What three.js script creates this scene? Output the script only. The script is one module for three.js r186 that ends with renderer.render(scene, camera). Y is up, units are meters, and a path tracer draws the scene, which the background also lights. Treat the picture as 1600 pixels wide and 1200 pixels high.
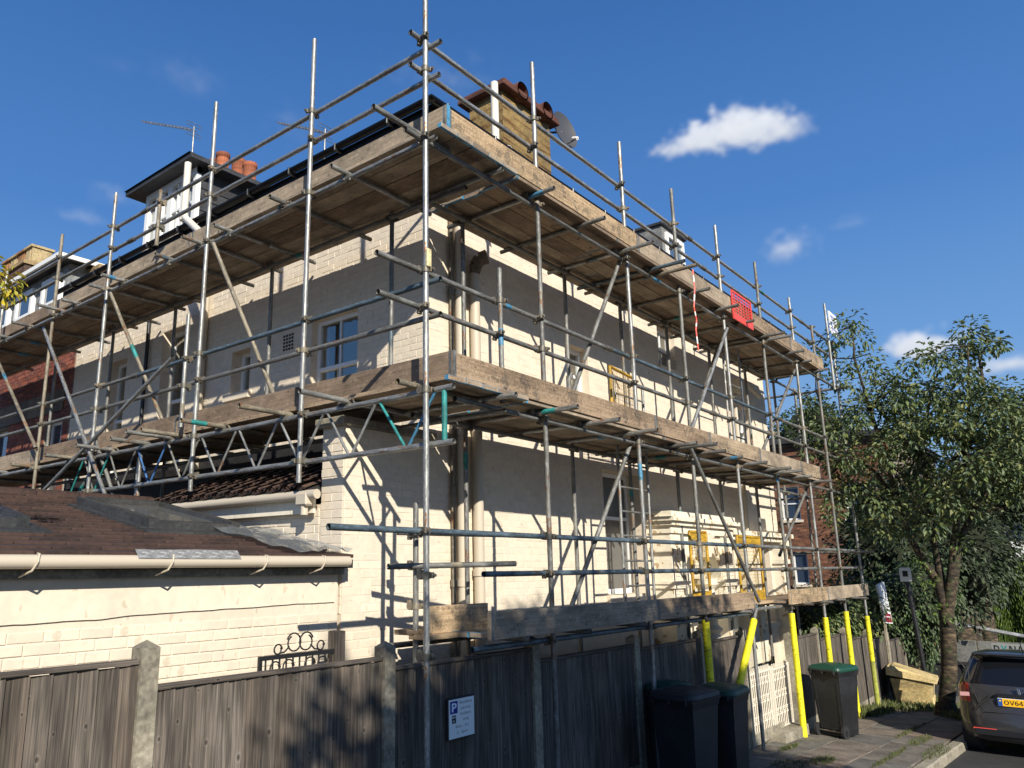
import * as THREE from 'three';

// ---------------------------------------------------------------- camera, sky, sun, exposure
const CM = [[0.65635974, -0.00467823, 0.75443357], [-0.16880158, 0.97371908, 0.15289596], [-0.73532164, -0.22770433, 0.63832031]];
const CP = [-4.4819914, 1.6, 3.98895388], FPX = 1210, PPX = 680, PPY = 602;
const scene = new THREE.Scene();
const camera = new THREE.PerspectiveCamera(2 * Math.atan(600 / FPX) * 180 / Math.PI, 4 / 3, 0.1, 2000);
camera.setViewOffset(1600, 1200, 800 - PPX, 600 - PPY, 1600, 1200);
{
  const m = new THREE.Matrix4().makeBasis(new THREE.Vector3(...CM[0]), new THREE.Vector3(...CM[1]), new THREE.Vector3(...CM[2]));
  camera.quaternion.setFromRotationMatrix(m);
  camera.position.set(...CP);
}
const renderer = new THREE.WebGLRenderer({ antialias: true });
renderer.toneMapping = THREE.LinearToneMapping;
renderer.toneMappingExposure = 1.36;
renderer.shadowMap.enabled = true;
const SUN = new THREE.Vector3(-1, 1.05, 1.6).normalize();
const sun = new THREE.DirectionalLight(new THREE.Color().setRGB(1, 0.93, 0.8), 5);
sun.position.copy(SUN).multiplyScalar(60); sun.castShadow = true;
Object.assign(sun.shadow.camera, { left: -35, right: 35, top: 35, bottom: -35, near: 1, far: 160 });
sun.shadow.mapSize.set(4096, 4096);
scene.add(sun);

let seed = 12345;
const rnd = () => { seed = (seed * 1664525 + 1013904223) >>> 0; return seed / 4294967296; };
const rr = (a, b) => a + (b - a) * rnd();
const V = (x, y, z) => new THREE.Vector3(x, y, z);
const lerp = (a, b, t) => a + (b - a) * t, clamp = (v, a, b) => Math.min(b, Math.max(a, v));
const sm = (a, b, x) => { const t = clamp((x - a) / (b - a), 0, 1); return t * t * (3 - 2 * t); };
// a pixel of the photograph gives a direction; the plane it lies on gives the point
function rayDir(px, py) {
  const c = [px - PPX, -(py - PPY), -FPX];
  return V(CM[0][0] * c[0] + CM[1][0] * c[1] + CM[2][0] * c[2], CM[0][1] * c[0] + CM[1][1] * c[1] + CM[2][1] * c[2], CM[0][2] * c[0] + CM[1][2] * c[1] + CM[2][2] * c[2]);
}
function at(px, py, axis, val) {
  const d = rayDir(px, py), i = 'xyz'.indexOf(axis), dd = [d.x, d.y, d.z][i], t = (val - CP[i]) / dd;
  return V(CP[0] + t * d.x, CP[1] + t * d.y, CP[2] + t * d.z);
}
function project(p) {
  const q = [p.x - CP[0], p.y - CP[1], p.z - CP[2]], c = CM.map(r => r[0] * q[0] + r[1] * q[1] + r[2] * q[2]);
  return [PPX - FPX * c[0] / c[2], PPY + FPX * c[1] / c[2], -c[2]];
}
// tileable value noise
function hash2(x, y, s) { let h = Math.imul(x, 374761393) ^ Math.imul(y, 668265263) ^ Math.imul(s + 1, 1274126177); h = Math.imul(h ^ (h >>> 13), 1274126177); return ((h ^ (h >>> 16)) >>> 0) / 4294967296; }
function vnoise(x, y, px, py, s) {
  const xi = Math.floor(x), yi = Math.floor(y), fx = x - xi, fy = y - yi, u = fx * fx * (3 - 2 * fx), w = fy * fy * (3 - 2 * fy);
  const X0 = ((xi % px) + px) % px, X1 = (X0 + 1) % px, Y0 = ((yi % py) + py) % py, Y1 = (Y0 + 1) % py;
  return lerp(lerp(hash2(X0, Y0, s), hash2(X1, Y0, s), u), lerp(hash2(X0, Y1, s), hash2(X1, Y1, s), u), w);
}
function fbm(u, v, fx, fy, oct, s) { let a = 0.5, r = 0, n = 0; for (let i = 0; i < oct; i++) { r += a * vnoise(u * fx, v * fy, fx, fy, s + i); n += a; a *= 0.55; fx *= 2; fy *= 2; } return r / n; }

// ---- the sky: clear blue air with a few small fair-weather clouds
{
  const W = 2048, H = 1024, data = new Float32Array(W * H * 4), EX = 1 / 1.36;
  const grad = [[-90, .12, .15, .18], [-6, .22, .30, .38], [0, .40, .56, .75], [6, .28, .475, .76], [14, .155, .345, .69], [24, .082, .235, .585], [38, .047, .160, .445], [60, .033, .11, .33], [90, .028, .09, .28]];
  const sunD = SUN;
  for (let j = 0; j < H; j++) {
    const el = ((j + .5) / H - .5) * 180; let k = 0; while (k < grad.length - 2 && el > grad[k + 1][0]) k++;
    const t = clamp((el - grad[k][0]) / (grad[k + 1][0] - grad[k][0]), 0, 1), c = [1, 2, 3].map(i => lerp(grad[k][i], grad[k + 1][i], t));
    const ce = Math.cos(el * Math.PI / 180), se = Math.sin(el * Math.PI / 180);
    for (let i = 0; i < W; i++) {
      const az = ((i + .5) / W - .5) * 2 * Math.PI, mu = ce * Math.cos(az) * sunD.x + se * sunD.y + ce * Math.sin(az) * sunD.z;
      const glow = el > -2 ? Math.pow(Math.max(0, mu), 12) * 0.2 : 0, o = (j * W + i) * 4;
      data[o] = c[0] + glow * .9; data[o + 1] = c[1] + glow * .85; data[o + 2] = c[2] + glow * .7; data[o + 3] = 1;
    }
  }
  // clouds: photo direction, half width and half height in degrees, density, seed
  const px = [[1135, 197, 2.7, 1.5, 1.3, 1], [1085, 222, 3.0, 1.25, 1.2, 2], [1180, 208, 3.1, 1.35, 1.15, 3], [1232, 200, 1.9, .95, .8, 17], [1048, 236, 1.6, .75, .8, 18], [1222, 388, 2.2, 1.3, .75, 4], [1433, 541, 2.3, .95, 1.15, 5], [1548, 574, 2.6, .7, .9, 6], [1330, 350, 1.5, .6, .45, 7],
    [122, 340, 1.9, .7, .5, 8], [182, 308, 2.6, 1.2, .48, 9], [292, 128, 2.6, 1.5, .38, 10], [690, 125, 5.0, 2.2, .42, 11], [465, 200, 2.6, 1.8, .4, 12], [1600, 566, 1.6, .7, .9, 13], [175, 100, 1.5, .6, .3, 14], [1240, 700, 4, 1.3, .9, 15], [1330, 690, 3, 1.0, .8, 16]];
  const list = px.map(p => [rayDir(p[0], p[1]).normalize(), p[2], p[3], p[4], p[5]]);
  for (let k = 0; k < 26; k++) { // the same weather round the rest of the sky
    const a = rr(0, 6.283), e = rr(6, 40) * Math.PI / 180, d = V(Math.cos(a) * Math.cos(e), Math.sin(e), Math.sin(a) * Math.cos(e));
    const q = project(V(CP[0] + d.x * 50, CP[1] + d.y * 50, CP[2] + d.z * 50));
    if (q[2] > 0 && q[0] > -150 && q[0] < 1750 && q[1] > -150 && q[1] < 900) continue;
    list.push([d, rr(2, 6), rr(.8, 2.2), rr(.5, 1.1), 30 + k]);
  }
  for (const [d, hw, hh, den, s] of list) {
    const el0 = Math.asin(d.y) * 180 / Math.PI, az0 = Math.atan2(d.z, d.x) * 180 / Math.PI, sc = Math.cos(el0 * Math.PI / 180);
    const R = Math.max(hw, hh) * 1.8;
    for (let j = Math.floor((el0 - R + 90) / 180 * H); j < (el0 + R + 90) / 180 * H; j++) for (let i = Math.floor((az0 - R / sc + 180) / 360 * W); i < (az0 + R / sc + 180) / 360 * W; i++) {
      const de = ((j + .5) / H * 180 - 90 - el0), da = ((i + .5) / W * 360 - 180 - az0) * sc;
      const q = (da / hw) ** 2 + (de / hh * (de < 0 ? 1.25 : 1)) ** 2; if (q > 3) continue;
      const n = fbm(da / 16 + .5, de / 16 + .5, 20, 26, 6, 100 + s * 7), n2 = fbm(da / 24 + .3, de / 24 + .7, 9, 11, 3, 300 + s * 3);
      let a = clamp((1.0 - Math.sqrt(q) * .95 + (n - .5) * 1.25 + (n2 - .5) * 1.0) * den, 0, 1) * Math.min(1, den); a *= a * (3 - 2 * a) * .92;
      if (a <= 0) continue;
      const o = ((clamp(j, 0, H - 1)) * W + ((i + W) % W)) * 4, b = .72 + .22 * clamp(.5 + de / hh * .5, 0, 1);
      data[o] = lerp(data[o], b * .93, a); data[o + 1] = lerp(data[o + 1], b * .97, a); data[o + 2] = lerp(data[o + 2], b * 1.05, a);
    }
  }
  for (let i = 0; i < data.length; i++) if (i % 4 < 3) data[i] *= EX;
  const tx = new THREE.DataTexture(data, W, H, THREE.RGBAFormat, THREE.FloatType);
  tx.mapping = THREE.EquirectangularReflectionMapping; tx.magFilter = tx.minFilter = THREE.LinearFilter; tx.needsUpdate = true;
  scene.background = tx; scene.environment = tx;
}

// ---------------------------------------------------------------- helpers
const GX = [[-400, 1.2], [-40, 1.2], [-20, .53], [0, -.47], [24, -1.67], [34, -1.95], [60, -2.0], [900, -2.0]];
function gy(x) { for (let i = 0; i < GX.length - 1; i++) if (x <= GX[i + 1][0]) return lerp(GX[i][1], GX[i + 1][1], (x - GX[i][0]) / (GX[i + 1][0] - GX[i][0])); return -2; }
const used = {};
function numbered(n) { if (used[n] === undefined) { used[n] = 0; return n; } used[n]++; return n + '_' + String(used[n]).padStart(3, '0'); }
const org = new WeakMap();
function thing(name, label, category, o = [0, 0, 0], group) {
  const g = new THREE.Group(); g.name = numbered(name); g.position.set(...o); g.userData = { label, category }; if (group) g.userData.group = group;
  org.set(g, V(...o)); scene.add(g); return g;
}
class MB { // collects faces; uv in metres, u along the longer edge
  constructor() { this.p = []; this.n = []; this.t = []; this.c = []; this.col = null; this.uo = rnd() * 7; this.vo = rnd() * 7; }
  tri(a, b, c, ua, ub, uc, na, nb, nc) {
    if (!na) { const n = b.clone().sub(a).cross(c.clone().sub(a)).normalize(); na = nb = nc = n; }
    for (const [q, n, u] of [[a, na, ua], [b, nb, ub], [c, nc, uc]]) { this.p.push(q.x, q.y, q.z); this.n.push(n.x, n.y, n.z); this.t.push(u[0] + this.uo, u[1] + this.vo); if (this.col) this.c.push(...this.col); }
  }
  quad(a, b, c, d, ns) {
    const lu = a.distanceTo(b), lv = a.distanceTo(d); let A = [0, 0], B = [lu, 0], C = [lu, lv], D = [0, lv];
    if (lv > lu) { A = [0, 0]; B = [0, lu]; C = [lv, lu]; D = [lv, 0]; }
    const n = ns || []; this.tri(a, b, c, A, B, C, n[0], n[1], n[2]); this.tri(a, c, d, A, C, D, n[0], n[2], n[3]);
    return this;
  }
  hex(P) { // 8 corners: 0-3 bottom (ccw from above), 4-7 top
    const f = [[3, 2, 1, 0], [4, 5, 6, 7], [0, 1, 5, 4], [1, 2, 6, 5], [2, 3, 7, 6], [3, 0, 4, 7]];
    for (const q of f) this.quad(P[q[0]], P[q[1]], P[q[2]], P[q[3]]);
    return this;
  }
  box(cx, cy, cz, sx, sy, sz, m) {
    const P = []; for (const y of [-.5, .5]) for (const [x, z] of [[-.5, .5], [.5, .5], [.5, -.5], [-.5, -.5]]) { const v = V(x * sx, y * sy, z * sz); if (m) v.applyMatrix4(m); P.push(v.add(V(cx, cy, cz))); }
    return this.hex(P);
  }
  bb(x0, x1, y0, y1, z0, z1) { return this.box((x0 + x1) / 2, (y0 + y1) / 2, (z0 + z1) / 2, x1 - x0, y1 - y0, z1 - z0); }
  cbox(cx, cy, cz, sx, sy, sz, b, m) { // chamfered box
    const h = [sx / 2, sy / 2, sz / 2], T = v => { if (m) v.applyMatrix4(m); return v.add(V(cx, cy, cz)); };
    const pt = (s, k) => { const c = [0, 1, 2].map(i => s[i] * (h[i] - (i === k ? 0 : b))); return T(V(...c)); };
    for (let k = 0; k < 3; k++) for (const s of [-1, 1]) {
      const i = (k + 1) % 3, j = (k + 2) % 3, mk = (a, c) => { const q = [0, 0, 0]; q[k] = s; q[i] = a; q[j] = c; return pt(q, k); };
      const r = [mk(-1, -1), mk(1, -1), mk(1, 1), mk(-1, 1)]; if (s < 0) r.reverse(); this.quad(...r);
    }
    for (let k = 0; k < 3; k++) { const i = (k + 1) % 3, j = (k + 2) % 3; for (const a of [-1, 1]) for (const c of [-1, 1]) { const mk = (e, f) => { const q = [0, 0, 0]; q[k] = e; q[i] = a; q[j] = c; return pt(q, f); }; const r = [mk(-1, i), mk(1, i), mk(1, j), mk(-1, j)]; if (a * c > 0) r.reverse(); r.reverse(); this.quad(...r); } }
    for (const a of [-1, 1]) for (const c of [-1, 1]) for (const d of [-1, 1]) { const q = [a, c, d], r = [pt(q, 0), pt(q, 1), pt(q, 2)]; if (a * c * d < 0) r.reverse(); this.tri(r[0], r[1], r[2], [0, 0], [b, 0], [0, b]); }
    return this;
  }
  tube(p, q, r, seg = 12, wall = 0, r2) { // wall > 0: hollow with open ends
    const ax = q.clone().sub(p), L = ax.length(); ax.normalize(); const s = Math.abs(ax.y) < .9 ? V(0, 1, 0) : V(1, 0, 0), e1 = s.clone().cross(ax).normalize(), e2 = ax.clone().cross(e1), R2 = r2 === undefined ? r : r2;
    const N = [], ring = (c, rad) => N.map(n => n.clone().multiplyScalar(rad).add(c));
    for (let i = 0; i < seg; i++) { const a = i / seg * 2 * Math.PI; N.push(e1.clone().multiplyScalar(Math.cos(a)).addScaledVector(e2, Math.sin(a))); }
    const A = ring(p, r), B = ring(q, R2), I = N.map(n => n.clone().negate()), na = ax.clone().negate();
    const strip = (X, Y, n1, n2, flip, l) => { for (let i = 0; i < seg; i++) { const j = (i + 1) % seg, u0 = i / seg * 6.28 * r, u1 = (i + 1) / seg * 6.28 * r; if (!flip) { this.tri(X[i], X[j], Y[j], [0, u0], [0, u1], [l, u1], n1[i], n1[j], n2[j]); this.tri(X[i], Y[j], Y[i], [0, u0], [l, u1], [l, u0], n1[i], n2[j], n2[i]); } else { this.tri(X[i], Y[j], X[j], [0, u0], [l, u1], [0, u1], n1[i], n2[j], n1[j]); this.tri(X[i], Y[i], Y[j], [0, u0], [l, u0], [l, u1], n1[i], n2[i], n2[j]); } } };
    strip(A, B, N, N, false, L);
    const cap = (c, R, n, flip) => { if (wall > 0) { const Q = ring(c, r - wall), nn = N.map(() => n); strip(Q, R, nn, nn, flip, wall); const dep = c.clone().addScaledVector(n, -Math.min(.15, L * .3)), D = ring(dep, r - wall); strip(D, Q, I, I, !flip ? true : false, .1); for (let i = 0; i < seg; i++) { const j = (i + 1) % seg; if (flip) this.tri(dep, D[j], D[i], [0, 0], [.01, 0], [0, .01], n, n, n); else this.tri(dep, D[i], D[j], [0, 0], [.01, 0], [0, .01], n, n, n); } } else for (let i = 0; i < seg; i++) { const j = (i + 1) % seg; if (flip) this.tri(c, R[j], R[i], [0, 0], [r, 0], [0, r], n, n, n); else this.tri(c, R[i], R[j], [0, 0], [r, 0], [0, r], n, n, n); } };
    cap(p, A, na, true); cap(q, B, ax, false);
    return this;
  }
  path(pts, r, seg = 6) { for (let i = 0; i < pts.length - 1; i++) this.tube(pts[i], pts[i + 1], Array.isArray(r) ? r[i] : r, seg, 0, Array.isArray(r) ? r[i + 1] : r); return this; }
  lathe(prof, cx, cy, cz, seg = 20) { // [radius, y] from bottom to top
    for (let k = 0; k < prof.length - 1; k++) for (let i = 0; i < seg; i++) { const a = i / seg * 6.2832, b = (i + 1) / seg * 6.2832, f = (w, ang) => V(cx + w[0] * Math.cos(ang), cy + w[1], cz - w[0] * Math.sin(ang)); this.quad(f(prof[k], a), f(prof[k], b), f(prof[k + 1], b), f(prof[k + 1], a)); }
    return this;
  }
  prism(pts, z0, z1, map) { // polygon in a plane, ccw, pushed from z0 to z1; map(u,v,w) -> Vector3
    const tr = THREE.ShapeUtils.triangulateShape(pts.map(p => new THREE.Vector2(...p)), []), f = map || ((u, v, w) => V(u, v, w));
    for (const [a, b, c] of tr) { this.tri(f(...pts[a], z1), f(...pts[b], z1), f(...pts[c], z1), pts[a], pts[b], pts[c]); this.tri(f(...pts[a], z0), f(...pts[c], z0), f(...pts[b], z0), pts[a], pts[c], pts[b]); }
    for (let i = 0; i < pts.length; i++) { const a = pts[i], b = pts[(i + 1) % pts.length]; this.quad(f(...a, z0), f(...b, z0), f(...b, z1), f(...a, z1)); }
    return this;
  }
  geo(o) {
    const g = new THREE.BufferGeometry(); if (o) for (let i = 0; i < this.p.length; i += 3) { this.p[i] -= o.x; this.p[i + 1] -= o.y; this.p[i + 2] -= o.z; }
    g.setAttribute('position', new THREE.Float32BufferAttribute(this.p, 3)); g.setAttribute('normal', new THREE.Float32BufferAttribute(this.n, 3)); g.setAttribute('uv', new THREE.Float32BufferAttribute(this.t, 2));
    if (this.c.length) g.setAttribute('color', new THREE.Float32BufferAttribute(this.c, 3));
    return g;
  }
}
function shadow(m) { m.castShadow = m.receiveShadow = true; return m; }
// a part of a thing; the builder's coordinates are the world's, the thing's origin is taken off. kind 'stuff' marks joined small pieces
function part(name, mb, mat, parent, kind) {
  const pm = parent.isMesh ? org.get(parent) : org.get(parent), m = shadow(new THREE.Mesh(mb.geo(pm), mat)); m.name = name; org.set(m, pm || V(0, 0, 0)); parent.add(m); if (kind) m.userData.kind = kind; return m;
}
function solo(name, mb, mat, label, category, group) { const m = shadow(new THREE.Mesh(mb.geo(), mat)); m.name = numbered(name); m.userData = { label, category }; if (group) m.userData.group = group; org.set(m, V(0, 0, 0)); scene.add(m); return m; }
function structure(name, mb, mat, kind = 'structure') { const m = shadow(new THREE.Mesh(mb.geo(), mat)); m.name = numbered(name); m.userData = { kind }; org.set(m, V(0, 0, 0)); scene.add(m); return m; }
function pieceMesh(name, geo, mat, parent, pos, quat) { const m = shadow(new THREE.Mesh(geo, mat)); m.name = name; const o = org.get(parent) || V(0, 0, 0); m.position.copy(pos).sub(o); if (quat) m.quaternion.copy(quat); parent.add(m); return m; }

// ---------------------------------------------------------------- materials
function tex(w, h, fn, srgb = true, rep = [1, 1]) {
  const d = new Uint8Array(w * h * 4);
  for (let j = 0; j < h; j++) for (let i = 0; i < w; i++) { const c = fn((i + .5) / w, (j + .5) / h), o = (j * w + i) * 4; if (typeof c === 'number') { d[o] = d[o + 1] = d[o + 2] = clamp(c, 0, 1) * 255; } else { d[o] = clamp(c[0], 0, 1) * 255; d[o + 1] = clamp(c[1], 0, 1) * 255; d[o + 2] = clamp(c[2], 0, 1) * 255; } d[o + 3] = 255; }
  const t = new THREE.DataTexture(d, w, h); t.wrapS = t.wrapT = THREE.RepeatWrapping; t.magFilter = THREE.LinearFilter; t.minFilter = THREE.LinearMipmapLinearFilter; t.generateMipmaps = true; if (srgb) t.colorSpace = THREE.SRGBColorSpace; t.repeat.set(...rep); t.needsUpdate = true; return t;
}
const T = {};
T.paint = tex(512, 512, (u, v) => { const a = fbm(u, v, 5, 5, 5, 1), b = fbm(u, v, 40, 40, 3, 9), c = fbm(u, v, 90, 14, 2, 15); let k = .95 + (a - .5) * .1 + (b - .5) * .08; const sp = b * c > .47 ? .1 * sm(.47, .53, b * c) : 0; return [k - sp, k * .985 - sp * 1.05, k * .955 - sp * 1.15]; }, true, [.45, .45]);
T.paintB = tex(512, 512, (u, v) => .5 + (fbm(u, v, 24, 24, 5, 31) - .5) * .9, false, [.8, .8]);
T.peel = tex(512, 512, (u, v) => { const a = fbm(u, v, 7, 7, 6, 41), b = fbm(u, v, 36, 24, 4, 47); const k = .94 + (b - .5) * .12; return a + (b - .5) * .35 > .665 ? [.62 + b * .2, .55 + b * .18, .46 + b * .14] : [k, k * .98, k * .93]; }, true, [.8, .8]);
T.wood = tex(1024, 256, (u, v) => { const w = fbm(u, v, 3, 5, 3, 51), g = fbm(u + .0, v + w * .05, 6, 46, 4, 55), f = fbm(u, v, 12, 120, 2, 60), bl = fbm(u, v, 5, 4, 4, 63); let k = .84 + (g - .5) * .3 + (f - .5) * .14 + (bl - .5) * .42; for (let i = 0; i < 5; i++) { const x = hash2(i, 3, 7), y = hash2(i, 5, 9), s = .004 + .006 * hash2(i, 1, 2); let dx = Math.abs(u - x), dy = Math.abs(v - y) / 2.6; const q = (dx * dx / 2.2 + dy * dy) / (s * s); if (q < 6) k -= .42 * Math.exp(-q) ; } const spl = fbm(u, v, 150, 40, 3, 77), st = fbm(u, v, 14, 5, 4, 79); if (spl > .68) k += .2; if (spl < .3) k -= .18; if (st > .62) return [k * .82, k * .81, k * .8]; return [k, k * .97, k * .93]; }, true, [.45, 1.7]);
T.dirty = tex(1024, 256, (u, v) => { const g = fbm(u, v, 8, 60, 4, 155), bl = fbm(u, v, 7, 3, 5, 163), sp = fbm(u, v, 60, 24, 3, 171); let k = .72 + (g - .5) * .35 + (bl - .5) * .75; k = .8 + (k - .72) * .62; if (sp > .7) k += .1; if (sp < .27) k -= .14; return [k, k * .96, k * .91]; }, true, [.45, 1.7]);
T.fence = tex(1024, 256, (u, v) => { const w = fbm(u, v, 4, 4, 3, 251), g = fbm(u, v + w * .08, 4, 40, 4, 255), f = fbm(u, v, 9, 130, 2, 260), bl = fbm(u, v, 6, 5, 4, 263); let k = .76 + (g - .5) * .62 + (f - .5) * .42 + (bl - .5) * .5; for (let i = 0; i < 16; i++) { const x = hash2(i, 13, 7), y = hash2(i, 15, 9), s = .002 + .003 * hash2(i, 11, 2); let dx = Math.abs(u - x) / 1.5, dy = Math.abs(v - y) / 4; const q = (dx * dx + dy * dy) / (s * s); if (q < 9) k -= .38 * Math.exp(-q * .8) - .16 * Math.exp(-Math.pow(Math.sqrt(q) - 1.7, 2) * 4); } return [k, k * .97, k * .94]; }, true, [.5, 2.0]);
T.grain = tex(512, 256, (u, v) => fbm(u, v, 5, 70, 4, 71), false, [.6, 2]);
T.stone = tex(512, 512, (u, v) => { const a = fbm(u, v, 4, 4, 5, 81), b = fbm(u, v, 64, 64, 3, 85); const k = .82 + (a - .5) * .55 + (b - .5) * .35; return [k, k * .985, k * .96]; }, true, [.7, .7]);
T.stoneB = tex(256, 256, (u, v) => fbm(u, v, 30, 30, 4, 91), false, [1.2, 1.2]);
T.galv = tex(256, 256, (u, v) => { const a = fbm(u, v, 6, 6, 4, 101), b = fbm(u, v, 34, 34, 3, 105), c = fbm(u, v, 5, 3, 3, 107); const k = .8 + (a - .5) * .5 + (b - .5) * .3; if (c > .69 && b > .5) return [k * .86, k * .66, k * .5]; if (b > .72) return [k * 1.25, k * 1.24, k * 1.2]; return [k, k, k * .99]; }, true, [.9, 3]);
T.render = tex(512, 512, (u, v) => { const a = fbm(u, v, 4, 3, 5, 111), b = fbm(u, v, 26, 4, 4, 117), c = fbm(u, v, 50, 50, 3, 119); const k = .8 + (a - .5) * .7 + (c - .5) * .25; const d = Math.max(0, b - .52) * 2.6; return [k * (1 - d * .6), k * (1 - d * .75) * .93, k * (1 - d) * .76]; }, true, [.7, .5]);
T.sleeve = tex(256, 256, (u, v) => { const a = fbm(u, v, 5, 5, 4, 401), b = fbm(u, v, 40, 12, 3, 405); const k = .94 + (a - .5) * .2, d = b > .66 ? .22 : 0; return [k - d, k - d, (k - d) * .95]; }, true, [1.6, 1.6]);
T.asphalt = tex(512, 512, (u, v) => { const a = fbm(u, v, 5, 5, 4, 121), b = hash2((u * 512) | 0, (v * 512) | 0, 5); return .72 + (a - .5) * .35 + (b - .5) * .4; }, true, [.6, .6]);
T.bark = tex(256, 512, (u, v) => { const a = fbm(u, v, 22, 8, 4, 131), b = fbm(u, v, 5, 5, 3, 133), m = fbm(u, v, 7, 9, 4, 137); const k = .55 + (a - .5) * 1.0 + (b - .5) * .5; return m > .6 ? [k * .8, k * .95, k * .6] : [k, k * .92, k * .8]; }, true, [1.4, 1.2]);
const lin = (r, g, b) => new THREE.Color().setRGB(r, g, b);
const std = (c, o = {}) => new THREE.MeshStandardMaterial(Object.assign({ color: lin(...c), roughness: .85, metalness: 0 }, o));
const M = {
  paint: std([.745, .675, .58], { map: T.paint, roughness: .8, bumpMap: T.paintB, bumpScale: .002 }),
  paint2: std([.735, .666, .57], { map: T.paint, roughness: .82, bumpMap: T.paintB, bumpScale: .0025 }),
  paint3: std([.75, .682, .587], { map: T.paint, roughness: .78, bumpMap: T.paintB, bumpScale: .002 }),
  mortar: std([.72, .65, .558], { map: T.paint, roughness: .9, bumpMap: T.paintB, bumpScale: .002 }),
  peel: std([.83, .80, .73], { map: T.peel, bumpMap: T.paintB, bumpScale: .003 }),
  trim: std([.80, .76, .66], { map: T.paint, roughness: .6 }),
  pipeCream: std([.50, .44, .35], { roughness: .5 }),
  white: std([.78, .78, .76], { roughness: .45 }),
  whitePipe: std([.78, .75, .68], { roughness: .45, map: T.paint }),
  glass: new THREE.MeshPhysicalMaterial({ color: lin(.92, .95, .96), roughness: .02, metalness: 0, ior: 2.0, transmission: 1, thickness: 0 }), plaster: std([.55, .52, .46]),
  glassFar: new THREE.MeshPhysicalMaterial({ color: lin(.03, .045, .075), roughness: .04, metalness: 0, ior: 2.7, specularIntensity: 1 }),
  glassDull: std([.12, .12, .115], { roughness: .25 }),
  black: std([.012, .012, .014], { roughness: .4 }),
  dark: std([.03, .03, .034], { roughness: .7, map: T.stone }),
  slate: std([.05, .053, .062], { roughness: .6, map: T.stone }),
  galv: std([.45, .455, .45], { map: T.galv, roughness: .48, metalness: .55 }),
  galvDull: std([.30, .298, .285], { map: T.galv, roughness: .62, metalness: .45 }),
  galvTan: std([.34, .30, .235], { map: T.galv, roughness: .7, metalness: .3 }),
  galvBlue: std([.15, .21, .26], { map: T.galv, roughness: .55, metalness: .35 }),
  teal: std([.03, .30, .29], { map: T.galv, roughness: .6 }), blue: std([.06, .17, .42], { map: T.galv, roughness: .6 }), bandBlue: std([.09, .32, .55], { roughness: .5, map: T.galv }),
  coupler: std([.25, .235, .20], { map: T.galv, roughness: .6, metalness: .6 }),
  woodA: std([.43, .345, .25], { map: T.wood, bumpMap: T.grain, bumpScale: .002 }), woodB: std([.36, .275, .195], { map: T.wood, bumpMap: T.grain, bumpScale: .002 }),
  woodC: std([.46, .40, .325], { map: T.dirty, bumpMap: T.grain, bumpScale: .002 }), woodD: std([.31, .245, .19], { map: T.dirty, bumpMap: T.grain, bumpScale: .002 }), woodE: std([.51, .39, .255], { map: T.wood, bumpMap: T.grain, bumpScale: .0015 }),
  fence: [[.165, .148, .13], [.14, .124, .11], [.182, .165, .147], [.155, .132, .112]].map(c => std(c, { map: T.fence, bumpMap: T.grain, bumpScale: .003 })),
  concrete: std([.37, .345, .28], { map: T.stone, bumpMap: T.stoneB, bumpScale: .002 }),
  slab: [[.20, .185, .165], [.23, .195, .165], [.17, .165, .155], [.26, .20, .165]].map(c => std(c, { map: T.stone, bumpMap: T.stoneB, bumpScale: .003 })),
  asphalt: std([.06, .06, .062], { map: T.asphalt, bumpMap: T.stoneB, bumpScale: .004 }), soil: std([.07, .055, .04], { map: T.stone, bumpMap: T.stoneB, bumpScale: .02 }),
  tile: [[.060, .033, .026], [.054, .030, .024], [.066, .037, .029]].map(c => std(c, { map: T.stone, roughness: .8 })),
  pantile: [[.075, .042, .032], [.055, .035, .03], [.09, .052, .038]].map(c => std(c, { map: T.stone, roughness: .85 })),
  frameGrey: std([.055, .058, .062], { roughness: .45, map: T.stone }), silver: std([.66, .67, .69], { roughness: .42, metalness: .45, map: T.galv }),
  stucco: std([.36, .285, .165], { map: T.render, bumpMap: T.stoneB, bumpScale: .008 }), terracotta: std([.42, .135, .065], { map: T.stone }), redTile: std([.14, .052, .036], { map: T.stone }),
  yellowPaint: std([.62, .37, .03], { roughness: .5, map: T.galv }), sleeve: std([.9, .82, .02], { roughness: .55, map: T.sleeve, bumpMap: T.stoneB, bumpScale: .004 }), sleeveDirty: std([.40, .44, .08], { roughness: .7, map: T.stone }), red: std([.72, .07, .05], { roughness: .5 }), orange: std([.8, .16, .06], { roughness: .5 }),
  rubber: std([.018, .018, .02], { roughness: .75 }), binBody: std([.02, .022, .027], { roughness: .55, map: T.stone }), binLid: std([.010, .055, .035], { roughness: .5 }),
  grit: std([.70, .56, .28], { roughness: .6, map: T.stone }), iron: std([.012, .012, .013], { roughness: .5 }), gateWhite: std([.78, .74, .66], { roughness: .6, map: T.paint }),
  redBrick: [[.30, .085, .055], [.26, .075, .05], [.34, .11, .07], [.22, .075, .06]], flatBrick: [[.20, .085, .05], [.24, .10, .055], [.16, .075, .05], [.28, .13, .07]],
  brickV: std([1, 1, 1], { vertexColors: true, map: T.stone, roughness: .9 }), mortarGrey: std([.33, .29, .24], { map: T.stone }), mortarDark: std([.2, .16, .12], { map: T.stone }),
  yBrick: std([.40, .29, .16], { map: T.stone }), bark: std([.17, .145, .115], { map: T.bark, bumpMap: T.bark, bumpScale: .012 }), twig: std([.10, .085, .06], { map: T.bark }),
};
const leafMat = (c, tr = .3) => new THREE.MeshPhysicalMaterial({ color: lin(...c), vertexColors: true, roughness: .62, side: THREE.DoubleSide, transmission: tr, thickness: 0 });
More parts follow.
